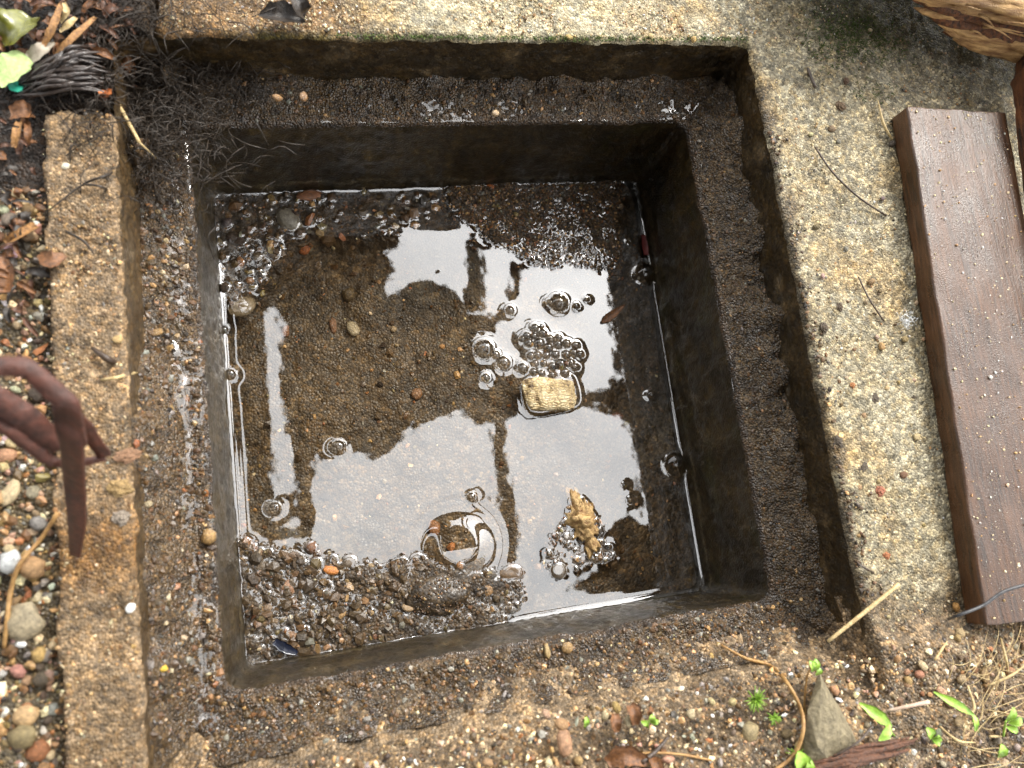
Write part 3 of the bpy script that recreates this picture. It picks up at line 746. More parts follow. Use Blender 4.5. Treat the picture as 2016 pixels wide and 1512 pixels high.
# block footprint
ca, sa = math.cos(.10), math.sin(.10); s_ = mm(1, ZW)
bx = (WX - BLOCK[0]) * ca + (WY - BLOCK[1]) * sa; by = -(WX - BLOCK[0]) * sa + (WY - BLOCK[1]) * ca
mb = (np.abs(bx) / (54 * s_)) ** 4 + (np.abs(by) / (38 * s_)) ** 4 < 1; u[mb] = .0013; fix |= mb
bub = []; inb = np.zeros((WN, WN), bool)
for a, b, r_, l, g in BU:
    p = px(a, b, ZW); R_ = mm(r_, ZW); bub.append((p, R_, l, g)); d = np.hypot(WX - p[0], WY - p[1])
    m_ = d < R_ * .96; u[m_] = min(.0008, .25 * R_); fix |= m_; inb |= d < R_ * .86
lam2 = (.0022 / dx) ** 2
for it in range(260):
    a = (np.roll(u, 1, 0) + np.roll(u, -1, 0) + np.roll(u, 1, 1) + np.roll(u, -1, 1)) / (4 + 1 / lam2)
    u = np.where(fix, u, a)
c0 = px(903, 1072, ZW); R0 = mm(76, ZW); d = np.hypot(WX - c0[0], WY - c0[1])            # water heaped in a round swelling against the bank
pl = .12 * np.clip(c0[1] + R0 - WY, 0, .030)
u += pl * smooth((R0 - d) / (R0 * .62)) - .00015 * np.exp(-((d - R0 * 1.12) / .0022) ** 2)
u += fbm(WX, WY, .022, 2, 60) * .000035 + fbm(WX, WY, .006, 2, 61) * .000006
for _ in range(1):
    us = (u * 4 + np.roll(u, 1, 0) + np.roll(u, -1, 0) + np.roll(u, 1, 1) + np.roll(u, -1, 1)) / 8
    us[0], us[-1], us[:, 0], us[:, -1] = u[0], u[-1], u[:, 0], u[:, -1]; u = us


def watermat(name, f0, tint):
    n = N(name); ge = n('NewGeometry')
    ct = n('Math', {0: n('VectorMath', {0: ge.outputs['Normal'], 1: ge.outputs['Incoming']}, operation='DOT_PRODUCT').outputs['Value']}, operation='ABSOLUTE').outputs[0]
    om = n('Math', {0: 1.0, 1: ct}, operation='SUBTRACT', use_clamp=True).outputs[0]
    fr = n('Math', {0: n('Math', {0: om, 1: 5.0}, operation='POWER').outputs[0], 1: 1 - f0, 2: f0}, operation='MULTIPLY_ADD')      # Schlick reflectance
    tr = n('BsdfTransparent', {'Color': tint + (1,)}); gl = n('BsdfGlossy', {'Roughness': .015, 'Color': (1, 1, 1, 1)})
    mx = n('MixShader', {0: fr.outputs[0], 1: tr.outputs[0], 2: gl.outputs[0]}); n.t.links.new(mx.outputs[0], n.out.inputs[0]); return n.m


M_WATER = watermat('water', .17, (.96, .92, .85)); M_BUB = watermat('bubble_film', .06, (.97, .95, .92))
M_FILM = watermat('water_film', .09, (.96, .93, .88))
wo_ = hf('water', ws, ws, ZW + u, M_WATER, np.ones((WN, WN, 3)), (H < u + .0012) & ~inb)
tag(wo_, kind='structure')
fs = np.linspace(-.1795, .1795, 560); FX, FY = np.meshgrid(fs, fs, indexing='ij'); FA = np.maximum(np.abs(FX), np.abs(FY))
Hm = samp(ms, ms, mudz, FX, FY)
for P_, r_ in FILMG:
    for (x_, y_, z_), q in zip(P_, r_):
        if q < .0006: continue
        i0, i1 = np.searchsorted(fs, (x_ - q, x_ + q)); j0, j1 = np.searchsorted(fs, (y_ - q, y_ + q))
        g_ = 1 - ((FX[i0:i1, j0:j1] - x_) ** 2 + (FY[i0:i1, j0:j1] - y_) ** 2) / q ** 2
        Hm[i0:i1, j0:j1] = np.maximum(Hm[i0:i1, j0:j1], np.where(g_ > 0, z_ + .75 * q * np.sqrt(np.maximum(g_, 0)), -1))
def blur(a, n, it):
    for _ in range(it):
        for ax in (0, 1):
            c = np.cumsum(np.concatenate([np.repeat(np.take(a, [0], ax), n + 1, ax), a, np.repeat(np.take(a, [-1], ax), n, ax)], ax), ax)
            L_ = a.shape[ax]; a = (np.take(c, range(2 * n + 1, 2 * n + 1 + L_), ax) - np.take(c, range(0, L_), ax)) / (2 * n + 1)
    return a
film = blur(np.where((FA > A_SH) & (FA < .1785), Hm, ZL + .001), 3, 2)
lf = ((-FX > np.abs(FY)) * 1.0 + (FY >= np.abs(FX)) * .8 + (-FY >= np.abs(FX)) * np.clip(.75 - (FX + .15) * 3.5, 0, 1))
wetn = fbm(FX, FY, .012, 3, 130) * .0008 + (lf - 1.0) * .0016 - .00045
rl = (FA - A_SH) / (A_RIM - A_SH)
film = film + wetn + .0002 - .0022 * smooth((rl - .45) / .3)
fm = (FA > A_SH + .0004) & (FA < .1765) & (Hm < film + .0004) & (lf > .05)
fo = hf('ledge_water', fs, fs, film, M_FILM, np.ones(FX.shape + (3,)), fm)
tag(fo, 'thin film of water standing in the grit along the ledge', 'water', kind='stuff')
# bubbles: domes of film
DN, DM = 20, 7
th_ = np.linspace(0, 2 * math.pi, DN, endpoint=False)
DV = [(0, 0, 1)] + [(math.cos(a) * math.cos(e_), math.sin(a) * math.cos(e_), math.sin(e_)) for e_ in np.linspace(math.pi / 2, -.25, DM + 1)[1:] for a in th_]
DF = [(0, 1 + k, 1 + (k + 1) % DN) for k in range(DN)] + [(1 + r_ * DN + k, 1 + (r_ + 1) * DN + k, 1 + (r_ + 1) * DN + (k + 1) % DN, 1 + r_ * DN + (k + 1) % DN) for r_ in range(DM - 1) for k in range(DN)]
dome = bpy.data.meshes.new('bubble'); dome.from_pydata(DV, [], DF); dome.update(); dome.polygons.foreach_set('use_smooth', np.ones(len(DF), bool)); dome.materials.append(M_BUB)
for p, R_, l, g in bub:
    o = bpy.data.objects.new('bubble', dome); col.objects.link(o); o.location = (p[0], p[1], ZW + min(.0009, .2 * R_)); o.scale = (R_, R_, R_ * .72); o.rotation_euler.z = random.random() * 6
    tag(o, l, 'bubble', g)

# bed gravel objects
BEDG = [np.concatenate([BEDG[0], CLODG[0]]), np.concatenate([BEDG[1], CLODG[1]]), np.concatenate([BEDG[2], CLODG[2]])]
grains('bed_gravel', BEDG[0], BEDG[1], BEDG[2], M_GWET, 'wet brown gravel and grit on the bottom of the basin')


LMK = [(24, 1107, 'the white quartz pebble'), (50, 1225, 'the large pale round stone'), (45, 1450, 'the mossy olive stone'), (20, 972, 'the cream wedge-shaped stone'), (30, 800, 'the metal claw'), (40, 460, 'the tan twig fragment'),
       (1500, 1310, 'the curved orange stem'), (1630, 1420, 'the wedge stone'), (1110, 1460, 'the long pink-buff stone'), (1235, 1490, 'the crumpled red-brown leaf'), (1700, 1208, 'the thick straw stalk'), (1480, 1374, 'the fuzzy moss sprig'), (1940, 1250, 'the plank end'), (1725, 1420, 'the two-leaved seedling'), (1960, 1400, 'the dry grass'), (900, 1440, 'the lower ledge'), (600, 1480, 'the lower left soil'),
       (1733, 966, 'the brick-red fragment'), (1783, 632, 'the white fluff'), (1675, 340, 'the long dark root thread'), (1712, 590, 'the thin root thread'), (1745, 1094, 'the orange clay crumb'), (1740, 240, 'the short straw'),
       (25, 130, 'the mint-green leaf'), (30, 55, 'the olive-green leaf'), (140, 170, 'the black roots'), (145, 78, 'the orange bark strip'), (105, 50, 'the brown bark strip'), (20, 540, 'the orange-brown leaf fragment'), (30, 265, 'the pale splinter'), (250, 60, 'the black root hair'), (15, 620, 'the gravel band')]
USED = {}


def to_px(p):
    v = MC @ (np.array(p) - CAM); return 1008 - F * v[0] / v[2], 756 + F * v[1] / v[2]


def where(p, what):
    a, b = to_px(p); best = sorted(LMK, key=lambda q: math.hypot(q[0] - a, q[1] - b))[:3]
    for q in best:
        dx_, dy_ = a - q[0], b - q[1]; d = math.hypot(dx_, dy_)
        side = ('right of' if dx_ > 0 else 'left of') if abs(dx_) > abs(dy_) else ('below' if dy_ > 0 else 'above')
        diag = ('up and ' if dy_ < 0 else 'down and ') + ('right' if dx_ > 0 else 'left')
        opts = [f'{side} {q[2]}', f'{diag} from {q[2]}']
        opts = [('touching ' + q[2]) if d < 16 else None] + [('just ' if d < 45 else '') + o for o in opts] + ['a little farther ' + opts[0], 'well ' + opts[0]]
        for o in opts:
            if o and (what, o) not in USED: USED[(what, o)] = 1; return f'{what} {o}'
    return f'{what} near {best[0][2]}'


# countable pebbles in the loose ground
def many(n, x0, x1, y0, y1, r0, r1, wts, place, group, test=None, wet=False):
    x, y = scatter(n, x0, x1, y0, y1, test); ks = list(wts); pr = np.array([wts[k] for k in ks], float); pr /= pr.sum()
    for a, b in zip(x, y):
        k = ks[rng.choice(len(ks), p=pr)]; r_ = r0 + (r1 - r0) * random.random() ** 2; s1, s2 = random.uniform(.75, 1.2), random.uniform(.75, 1.2)
        z = float(surf(a, b)); c = [min(255, max(0, v * random.uniform(.88, 1.1))) for v in PAL[k]]
        pebble(a, b, z + r_ * .25, r_ * s1, r_ * s2, r_ * .75, random.uniform(0, 180), c, wet, where((a, b, z), ('tiny' if r_ < .0026 else 'small') + f' {k} pebble'), group)


many(85, -.240, X_STRIP - .002, -.165, .09, .0018, .0042, {'cream': 3, 'tan': 3, 'pink': 2, 'grey': 2, 'orange': 1, 'dark': 2, 'brown': 2, 'white': .7}, 'in the coarse gravel beside the narrow strip', 'pebbles of the left gravel')
many(80, -.05, .27, -.262, -.19, .0016, .0031, {'cream': 3, 'tan': 3, 'pink': 1, 'grey': 2, 'brown': 2, 'orange': .6}, 'in the soil below the basin', 'pebbles of the lower soil')
many(40, .182, .255, -.18, .13, .0012, .0024, {'cream': 3, 'tan': 2, 'brown': 2, 'grey': 1}, 'lying on the wide concrete rim', 'pebbles on the wide rim')


# ------------------------------------------------------------------ thin things: stalks, roots, leaves
def bez(pts, n):
    """smooth curve through points (Catmull-Rom)"""
    P = np.array(pts, float)
    if len(P) == 2: return P[0] + (P[1] - P[0]) * np.linspace(0, 1, n)[:, None]
    Q = np.vstack([2 * P[0] - P[1], P, 2 * P[-1] - P[-2]]); out = []
    tt = np.linspace(0, len(P) - 1, n)
    for t_ in tt:
        i = min(int(t_), len(P) - 2); f = t_ - i; a, b, c, d = Q[i:i + 4]
        out.append(.5 * ((2 * b) + (-a + c) * f + (2 * a - 5 * b + 4 * c - d) * f * f + (-a + 3 * b - 3 * c + d) * f ** 3))
    return np.array(out)


def tube_geo(pts, rad, ns=6, flat=1.0):
    P = np.array(pts, float); n = len(P); rad = np.broadcast_to(np.asarray(rad, float), (n,)) if np.ndim(rad) < 1 or len(np.atleast_1d(rad)) == n else np.interp(np.linspace(0, 1, n), np.linspace(0, 1, len(rad)), rad)
    T = np.gradient(P, axis=0); T /= np.maximum(np.linalg.norm(T, axis=1), 1e-12)[:, None]
    up = np.array([0, 0, 1.0]); A = np.cross(T, up); bad = np.linalg.norm(A, axis=1) < 1e-3; A[bad] = (1, 0, 0); A /= np.linalg.norm(A, axis=1)[:, None]; B = np.cross(A, T)
    an = np.linspace(0, 2 * math.pi, ns, endpoint=False)
    V = (P[:, None] + rad[:, None, None] * (np.cos(an)[None, :, None] * A[:, None] + flat * np.sin(an)[None, :, None] * B[:, None])).reshape(-1, 3)
    Fs = [(i * ns + k, i * ns + (k + 1) % ns, (i + 1) * ns + (k + 1) % ns, (i + 1) * ns + k) for i in range(n - 1) for k in range(ns)]
    Fs += [tuple(range(ns))[::-1], tuple((n - 1) * ns + k for k in range(ns))]
    return V, Fs


def tubes(name, specs, mat, parent=None, label=None, cat=None, group=None, kind=None, ns=6, flat=1.0, rough=0):
    VV, FF, o_ = [], [], 0
    for pts, rad in specs:
        V, Fs = tube_geo(pts, rad, ns, flat); V = V + rough * np.stack([fbm(V[:, 1] * 2, V[:, 2] * 2, .004, 3, 7), fbm(V[:, 0] * .5, V[:, 2] * 3, .004, 3, 8), fbm(V[:, 0] * .5, V[:, 1] * 3, .004, 3, 9)], 1) if rough else V; VV.append(V); FF += [tuple(i + o_ for i in f) for f in Fs]; o_ += len(V)
    o = obj(name, np.vstack(VV), FF, mat, parent); return tag(o, label, cat, group, kind)


def ground_path(pxs, lift=.001, n=16):
    out = []
    for q in pxs:
        h = q[2] if len(q) > 2 else 0
        p = px(q[0], q[1], 0)
        for _ in range(3): p = px(q[0], q[1], float(surf(p[0], p[1])) + lift + h)
        out.append(p)
    return bez(out, n)


def leaf(name, pts, width, mat, label=None, cat='leaf', group=None, parent=None, fold=.25, prof=None, n=12, m_=6, tilt=0., thick=.00018):
    """blade along pts; width profile; slight fold along the midrib; real thickness"""
    P = bez(pts, n); T = np.gradient(P, axis=0); T /= np.linalg.norm(T, axis=1)[:, None]
    S = np.cross(T, [0, 0, 1.0]); S /= np.maximum(np.linalg.norm(S, axis=1), 1e-9)[:, None]; Nn = np.cross(S, T)
    s = np.linspace(0, 1, n); w_ = width * (np.interp(s, np.linspace(0, 1, len(prof)), prof) if prof is not None else np.sin(math.pi * np.clip(s, .03, .985)) ** .8)
    c = np.linspace(-1, 1, m_ + 1); wob_ = 1 + .08 * np.sin(s * 23)
    V = P[:, None] + (w_ * wob_)[:, None, None] * (c[None, :, None] * (S + tilt * Nn)[:, None] + fold * np.abs(c)[None, :, None] * Nn[:, None])
    V2 = V - thick * Nn[:, None]; k = m_ + 1; tot = n * k
    Fs = [(i * k + j, (i + 1) * k + j, (i + 1) * k + j + 1, i * k + j + 1) for i in range(n - 1) for j in range(m_)]
    Fs += [tuple(tot + q for q in f[::-1]) for f in list(Fs)]
    bd = [i * k for i in range(n)] + [(n - 1) * k + j for j in range(1, k)] + [i * k + m_ for i in range(n - 2, -1, -1)] + [j for j in range(m_ - 1, 0, -1)]
    Fs += [(bd[i], bd[(i + 1) % len(bd)], tot + bd[(i + 1) % len(bd)], tot + bd[i]) for i in range(len(bd))]
    o = obj(name, np.vstack([V.reshape(-1, 3), V2.reshape(-1, 3)]), Fs, mat, parent)
    return tag(o, label, cat if label else None, group)


M_STRAW = plain('dry_straw', lin(150, 124, 76), lin(208, 186, 138), 500, .5, (1, 1, 1))
M_STEM = plain('orange_stem', lin(124, 88, 48), lin(182, 144, 88), 500, .5)
M_TWIG = plain('dark_twig', lin(40, 30, 22), lin(74, 56, 40), 500, .5, coat=.2)
M_ROOT = plain('wet_black_root', lin(26, 20, 18), lin(64, 52, 44), 700, .3, coat=.5)
M_HAIR = plain('fine_root_hair', lin(24, 19, 14), lin(62, 50, 37), 300, .5)
M_LEAFD = plain('dead_leaf', lin(58, 36, 20), lin(140, 92, 50), 500, .5, coat=.15, bump=.0008)
M_LEAFB = plain('black_leaf', lin(22, 18, 15), lin(60, 50, 40), 400, .42, coat=.25, bump=.0008)
M_BARK = plain('bark_fibre', lin(84, 54, 28), lin(182, 134, 76), 600, .5, (1, 1, 1), bump=.001)
M_GREEN = plain('fresh_green_leaf', lin(92, 130, 34), lin(160, 196, 74), 260, .4, coat=.15)
M_PALE = plain('pale_green_leaf', lin(140, 168, 98), lin(188, 206, 142), 500, .7)
M_OLIVE = plain('olive_leaf', lin(70, 74, 22), lin(122, 122, 46), 300, .25, coat=.6)
M_MOSS = plain('moss', lin(40, 58, 14), lin(86, 104, 36), 500, .8)

tubes('straw', [(bez([px(1630, 1263, .004), px(1700, 1207, .009), px(1770, 1150, .012)], 12), [.0010, .0012, .0011])], M_STRAW, None, 'thick pale straw stalk lying across the lower rim corner', 'straw')
tubes('straw', [(ground_path([(233, 205, .012), (274, 280, .010)], n=6), .0010)], M_STRAW, None, 'yellow straw hanging over the broken rim corner', 'straw')
tubes('straw', [(ground_path([(274, 280, .010), (310, 315, .004)], n=6), .0006)], M_STRAW, None, 'thin bent straw end below the yellow straw', 'straw')
tubes('straw', [(ground_path([(200, 748), (235, 742, .002), (272, 732, .003)], n=8), [.0007, .0009, .0009])], M_STRAW, None, 'short straw on the narrow strip above the metal claw', 'straw')
tubes('straw', [(ground_path([(1728, 197, .002), (1740, 245, .003), (1757, 275, .001)], n=10), [.0004, .0009, .0006])], M_STRAW, None, 'short straw beside the plank corner', 'straw')
tubes('straw', [(ground_path([(1690, 545), (1712, 590, .002), (1740, 632)], n=10), .0005)], M_TWIG, None, 'thin dark root thread in the middle of the wide rim', 'root')
tubes('root', [(ground_path([(1605, 290), (1640, 340, .003), (1690, 388, .003), (1745, 425)], n=14), .0006)], M_TWIG, None, 'long dark root thread near the upper opening corner', 'root')
tubes('root', [(ground_path([(1660, 1085), (1690, 1110, .004), (1720, 1128)], n=8), .0006)], M_TWIG, None, 'dark rootlet by the lower opening corner', 'root')
tubes('twig', [(ground_path([(1590, 135), (1605, 172, .003)], n=5), .0010)], M_TWIG, None, 'short black twig on the upper rim', 'twig')
tubes('stem', [(ground_path([(1420, 1270, .003), (1468, 1296, .005), (1515, 1310, .008), (1550, 1345, .010), (1578, 1400, .010), (1580, 1445, .008), (1560, 1490, .004), (1520, 1520, .003)], n=36), [.0006, .0010, .0010, .0010, .0011, .0009])], M_STEM, None, 'long curved orange stem arching over the lower soil', 'stem')
tubes('stem', [(ground_path([(113, 1010, .002), (80, 1062, .003), (40, 1108, .004), (22, 1160, .003), (14, 1220, .003), (8, 1275, .001)], n=24), [.0010, .0010, .0011, .0009])], M_STEM, None, 'dry orange stem across the gravel beside the quartz pebble', 'stem')
tubes('stem', [(ground_path([(1240, 1486), (1290, 1482, .003), (1345, 1486, .003), (1400, 1497)], n=14), .0006)], M_STEM, None, 'thin pinkish stem near the brown leaves', 'stem')
tubes('twig', [(ground_path([(1318, 1448, .001), (1290, 1480, .003), (1262, 1502, .002)], n=10), [.0006, .0012, .0016])], M_TWIG, None, 'dark tapering twig crossing the pinkish stem', 'twig')
tubes('twig', [(ground_path([(182, 685, .001), (215, 708, .003), (262, 728, .001)], n=10), [.0009, .0017, .0008])], M_TWIG, None, 'black twig on the narrow strip above the short straw', 'twig')
tubes('wire', [(ground_path([(1868, 1218, .003), (1885, 1212, .016), (1935, 1192, .019), (1975, 1165, .021), (2030, 1148, .024)], n=20), .0009)], plain('black_wire', lin(34, 34, 36), lin(70, 70, 72), 200, .35), None, 'black wire bent over the end of the plank', 'wire')

# seedlings and leaves at the bottom right
def sprig(name, stem, leaves, label, cat='seedling', mat=M_GREEN, sr=.0006, smat=None):
    P0 = ground_path(stem, .0005, 12); r_ = empty(name, P0[0], label, cat)
    tubes('stem', [(P0, [sr, sr * .8])], smat or mat, r_)
    for (a, b, c_, d_, w_, h) in leaves:
        p = px(a, b, 0); p = px(a, b, float(surf(p[0], p[1])) + h); e_ = px(c_, d_, p[2] + .002); m_ = (p + e_) / 2 + np.array([0, 0, .0018])
        leaf('leaf', [p, m_, e_], w_, mat, parent=r_)
    return r_


sprig('seedling', [(1583, 1400, .0), (1586, 1352, .006), (1592, 1322, .011), (1604, 1318, .013)], [(1598, 1322, 1606, 1296, .0022, .014), (1600, 1318, 1594, 1300, .0020, .014), (1606, 1330, 1612, 1312, .0016, .012)], 'pale sprouting seedling with a hooked stem beside the wedge stone', smat=M_STEM)
sprig('seedling', [(1760, 1448), (1752, 1440, .005)], [(1692, 1384, 1756, 1430, .0030, .006), (1752, 1424, 1730, 1458, .0026, .007)], 'bright two-leaved seedling above the rotten stick')
sprig('seedling', [(1925, 1440), (1915, 1420, .003)], [(1838, 1362, 1918, 1408, .0022, .006), (1912, 1400, 1920, 1440, .0016, .006)], 'long narrow green leaf pair in the dry grass')
sprig('seedling', [(1838, 1462), (1834, 1452, .003)], [(1834, 1454, 1824, 1432, .0026, .004), (1836, 1454, 1852, 1462, .0022, .004), (1836, 1456, 1850, 1448, .0018, .004)], 'tiny round-leaved seedling near the rotten stick')
sprig('seedling', [(1585, 1530), (1580, 1500, .004)], [(1578, 1520, 1572, 1478, .0044, .006), (1584, 1524, 1596, 1494, .0024, .006)], 'broad green leaf at the bottom edge beside the wedge stone')
sprig('seedling', [(1975, 1450), (1980, 1420, .004)], [(1980, 1420, 1996, 1392, .0022, .006), (1985, 1424, 2012, 1414, .0022, .006), (1980, 1430, 2004, 1440, .0018, .006)], 'yellow-green seedling at the corner of the dry grass')
sprig('seedling', [(1968, 1490), (1966, 1480, .002)], [(1966, 1492, 1972, 1464, .0028, .003)], 'small yellowish leaf low in the bottom corner')
sprig('seedling', [(1275, 1432), (1278, 1418, .003)], [(1276, 1424, 1262, 1420, .0014, .003), (1278, 1420, 1284, 1406, .0016, .004), (1280, 1422, 1296, 1418, .0013, .003)], 'small green seedling above the brown leaves')
sprig('seedling', [(1152, 1432), (1153, 1424, .002)], [(1152, 1432, 1154, 1410, .0014, .003)], 'single green blade in the lower soil')


def fuzzy(cx, cy, rad, n, label):
    p0 = px(cx, cy, 0); p0 = px(cx, cy, float(surf(p0[0], p0[1]))); r_ = empty('moss_sprig', p0, label, 'moss')
    tubes('stem', [(bez([p0, p0 + [0, 0, .003], p0 + [.001, .001, .005]], 6), .0005)], M_GREEN, r_)
    sp = []
    for k in range(n):
        a = random.random() * 6.28; e_ = random.uniform(.1, 1.2); d = np.array([math.cos(a) * math.cos(e_), math.sin(a) * math.cos(e_), math.sin(e_)]) * rad * random.uniform(.5, 1)
        s0 = p0 + [0, 0, .003]; sp.append((bez([s0, s0 + d * .6, s0 + d + [0, 0, -.0006]], 4), [.0003, .0003, .0001]))
    tubes('fronds', sp, M_GREEN, r_, ns=4)


fuzzy(1480, 1374, .0075, 70, 'fuzzy bright green moss sprig beside the curved stem')
fuzzy(1516, 1410, .0048, 40, 'smaller moss sprig below the fuzzy one')
fuzzy(1560, 1482, .0060, 40, 'low moss sprig near the foot of the curved stem')

# dry grass tangle in the lower right corner
gr = []
for k in range(75):
    a0 = px(random.uniform(1820, 2080), random.uniform(1300, 1520), 0); an = random.uniform(-.4, 1.2); L = random.uniform(.012, .045); h = random.uniform(.001, .008)
    z0 = float(surf(a0[0], a0[1])); b0 = a0 + np.array([math.cos(an), math.sin(an), 0]) * L; mid = (a0 + b0) / 2 + np.array([random.uniform(-.004, .004), random.uniform(-.004, .004), 0])
    a0[2] = z0 + random.uniform(0, h); mid[2] = z0 + h; b0[2] = float(surf(b0[0], b0[1])) + random.uniform(0, h)
    gr.append((bez([a0, mid, b0], 8), [.00012, .00028, .0001]))
tubes('dry_grass', gr, M_STRAW, None, 'tangle of dry straw-coloured grass in the lower right corner', 'grass', kind='stuff', ns=4)
for k, (pts, l) in enumerate([([(1970, 1256), (1980, 1295, .004), (1986, 1325, .002)], 'upright dry blade below the plank end'), ([(1945, 1350, .004), (1990, 1330, .008), (2030, 1300, .010)], 'long dry blade rising to the right edge'), ([(1840, 1300, .002), (1865, 1262, .003)], 'short dry stub near the plank end'),
                              ([(1850, 1430), (1885, 1458, .004), (1920, 1462, .002)], 'curled dry blade above the bottom corner'), ([(1948, 1450, .002), (1972, 1450, .002)], 'pale flat dry stub in the bottom corner'), ([(1905, 1350, .003), (1918, 1395, .004), (1895, 1415, .002)], 'crooked dry stem beside the narrow green leaf')]):
    tubes('dry_blade', [(ground_path(pts, .001, 10), [.0005, .0008, .0003])], M_STRAW, None, l, 'dry blade')
tubes('twig', [(ground_path([(1745, 1400, .004), (1790, 1390, .007), (1828, 1382, .008)], n=8), [.0008, .0010, .0012])], plain('pinkish_twig', lin(150, 120, 104), lin(206, 184, 160), 300, .5), None, 'pale pinkish twig above the two-leaved seedling', 'twig')
tubes('twig', [(ground_path([(1640, 1490, .006), (1690, 1460, .010), (1720, 1425, .008)], n=10), .0006)], M_TWIG, None, 'thin dark twig rising over the rotten stick', 'twig')

# rotten stick: ridged bark splinters
M_ROT = plain('rotten_bark', lin(40, 24, 15), lin(118, 74, 46), 500, .55, (1, 1, 1), bump=.0016, coat=.1)
st = empty('rotten_stick', px(1700, 1490, .005), 'red-brown rotten stick split into ridges at the bottom edge', 'stick')
for k, (dy, r_, x0, x1) in enumerate(((0, .0016, 1600, 1800), (6, .0013, 1590, 1760), (12, .0018, 1585, 1790), (19, .0012, 1600, 1740), (-6, .0012, 1640, 1805), (24, .0016, 1560, 1720), (-11, .0009, 1660, 1790), (30, .0012, 1550, 1690))):
    L_ = lambda x_: 1502 + (x_ - 1590) * -.19 + dy + random.uniform(-2, 2)
    tubes('splinter', [(ground_path([(x_, L_(x_), .003 + random.uniform(0, .003)) for x_ in np.linspace(x0, x1, 5)], n=26), [r_ * .4, r_, r_ * .9, r_, r_ * .3])], M_ROT, st, ns=8, rough=.0006)
# wedge stone
M_WEDGE = plain('lichened_grey_stone', lin(78, 70, 54), lin(150, 138, 108), 260, .7, bump=.0025)
WV = [px(1610, 1322, .010), px(1582, 1500, .010), px(1695, 1470, .006), px(1640, 1520, .004), px(1660, 1400, .012)]
bmw = bmesh.new()
for (a, b, h) in ((1612, 1325, .008), (1590, 1400, .012), (1580, 1500, .010), (1618, 1350, .014), (1640, 1390, .014), (1690, 1470, .008), (1650, 1440, .016), (1610, 1470, .017), (1640, 1510, .012), (1612, 1325, -.006), (1570, 1505, -.006), (1705, 1478, -.006), (1640, 1530, -.006)):
    p = px(a, b, h); bmw.verts.new(p)
bmesh.ops.convex_hull(bmw, input=bmw.verts); bmesh.ops.triangulate(bmw, faces=bmw.faces)
bmesh.ops.subdivide_edges(bmw, edges=bmw.edges, cuts=3, use_grid_fill=True)
V = np.array([v.co[:] for v in bmw.verts]); bmw.verts.index_update(); f = [[q.index for q in p.verts] for p in bmw.faces]; bmw.free()
V += (fbm(V[:, 0] + V[:, 2], V[:, 1], .008, 4, 70) * .0008)[:, None] * np.array([.4, .4, 1])
tag(obj('wedge_stone', V, f, M_WEDGE, None, smooth_=False), 'grey wedge-shaped stone standing point up beside the orange stem', 'stone')
# brown leaves at the bottom
for pts, w_, l in (([(1195, 1500), (1230, 1485, .004), (1275, 1500, .002)], .0050, 'crumpled red-brown leaf at the bottom edge'), ([(1285, 1490), (1292, 1505, .003), (1305, 1520)], .0034, 'small dark red leaf bit at the bottom edge'),
                   ([(1240, 1388), (1250, 1405, .003), (1250, 1426)], .0036, 'red-brown leaf bit between cream pebbles'), ([(1210, 1405), (1212, 1425, .002), (1215, 1440)], .0030, 'brown leaf scrap below the wedge pebble'), ([(1282, 1392), (1280, 1400, .002), (1276, 1408)], .0016, 'tiny reddish leaf scrap beside the small seedling')):
    leaf('dead_leaf', ground_path(pts, .001, 5), w_, M_LEAFD, l, 'leaf', fold=.5, prof=[.5, 1, .8, .4])

# ------------------------------------------------------------------ litter in the top-left corner
rb = empty('root_bundle', px(140, 180, 0), 'fan of wet black roots lying across the broken rim corner', 'roots')
for k in range(44):
    f = random.random()
    a = (random.uniform(25, 75), 195 + random.uniform(-25, 15) - f * 40, .004); m1 = (90 + random.uniform(-12, 12) + f * 15, 178 - f * 62 + random.uniform(-14, 14), .008 + random.uniform(0, .006)); m2 = (150 + random.uniform(-12, 12), 172 - f * 78 + random.uniform(-16, 16), .009 + random.uniform(0, .006)); b = (215 + random.uniform(-25, 25), 180 - f * 85 + random.uniform(-12, 12), .006)
    tubes('root', [(ground_path([a, m1, m2, b], .001, 12), [.0005, random.uniform(.0006, .0015), random.uniform(.0005, .0012), .0004])], M_ROOT, rb, ns=5)
hair = []
for k in range(2200):
    ca_ = random.random()
    if ca_ < .62: a, b = random.gauss(262, 55), random.gauss(150, 75)
    elif ca_ < .85: a, b = random.gauss(330, 70), random.gauss(230, 80)
    else: a, b = random.gauss(430, 55), random.gauss(115, 25)
    p = px(a, b, -.006); z0 = max(float(surf(p[0], p[1])), -.03); an = random.random() * 6.28; L = random.uniform(.006, .022); h = random.uniform(.001, .010)
    q1 = p + np.array([math.cos(an), math.sin(an), 0]) * L * .5; an += random.uniform(-1, 1); q2 = q1 + np.array([math.cos(an), math.sin(an), 0]) * L * .5
    p[2] = z0 + random.uniform(0, h); q1[2] = z0 + h; q2[2] = z0 + random.uniform(-.002, h)
    hair.append((bez([p, q1, q2], 6), random.choice([.00009, .00012, .00018, .00028])))
tubes('root_hair', hair, M_HAIR, None, 'matted black root hair filling the broken rim corner', 'roots', kind='stuff', ns=3)
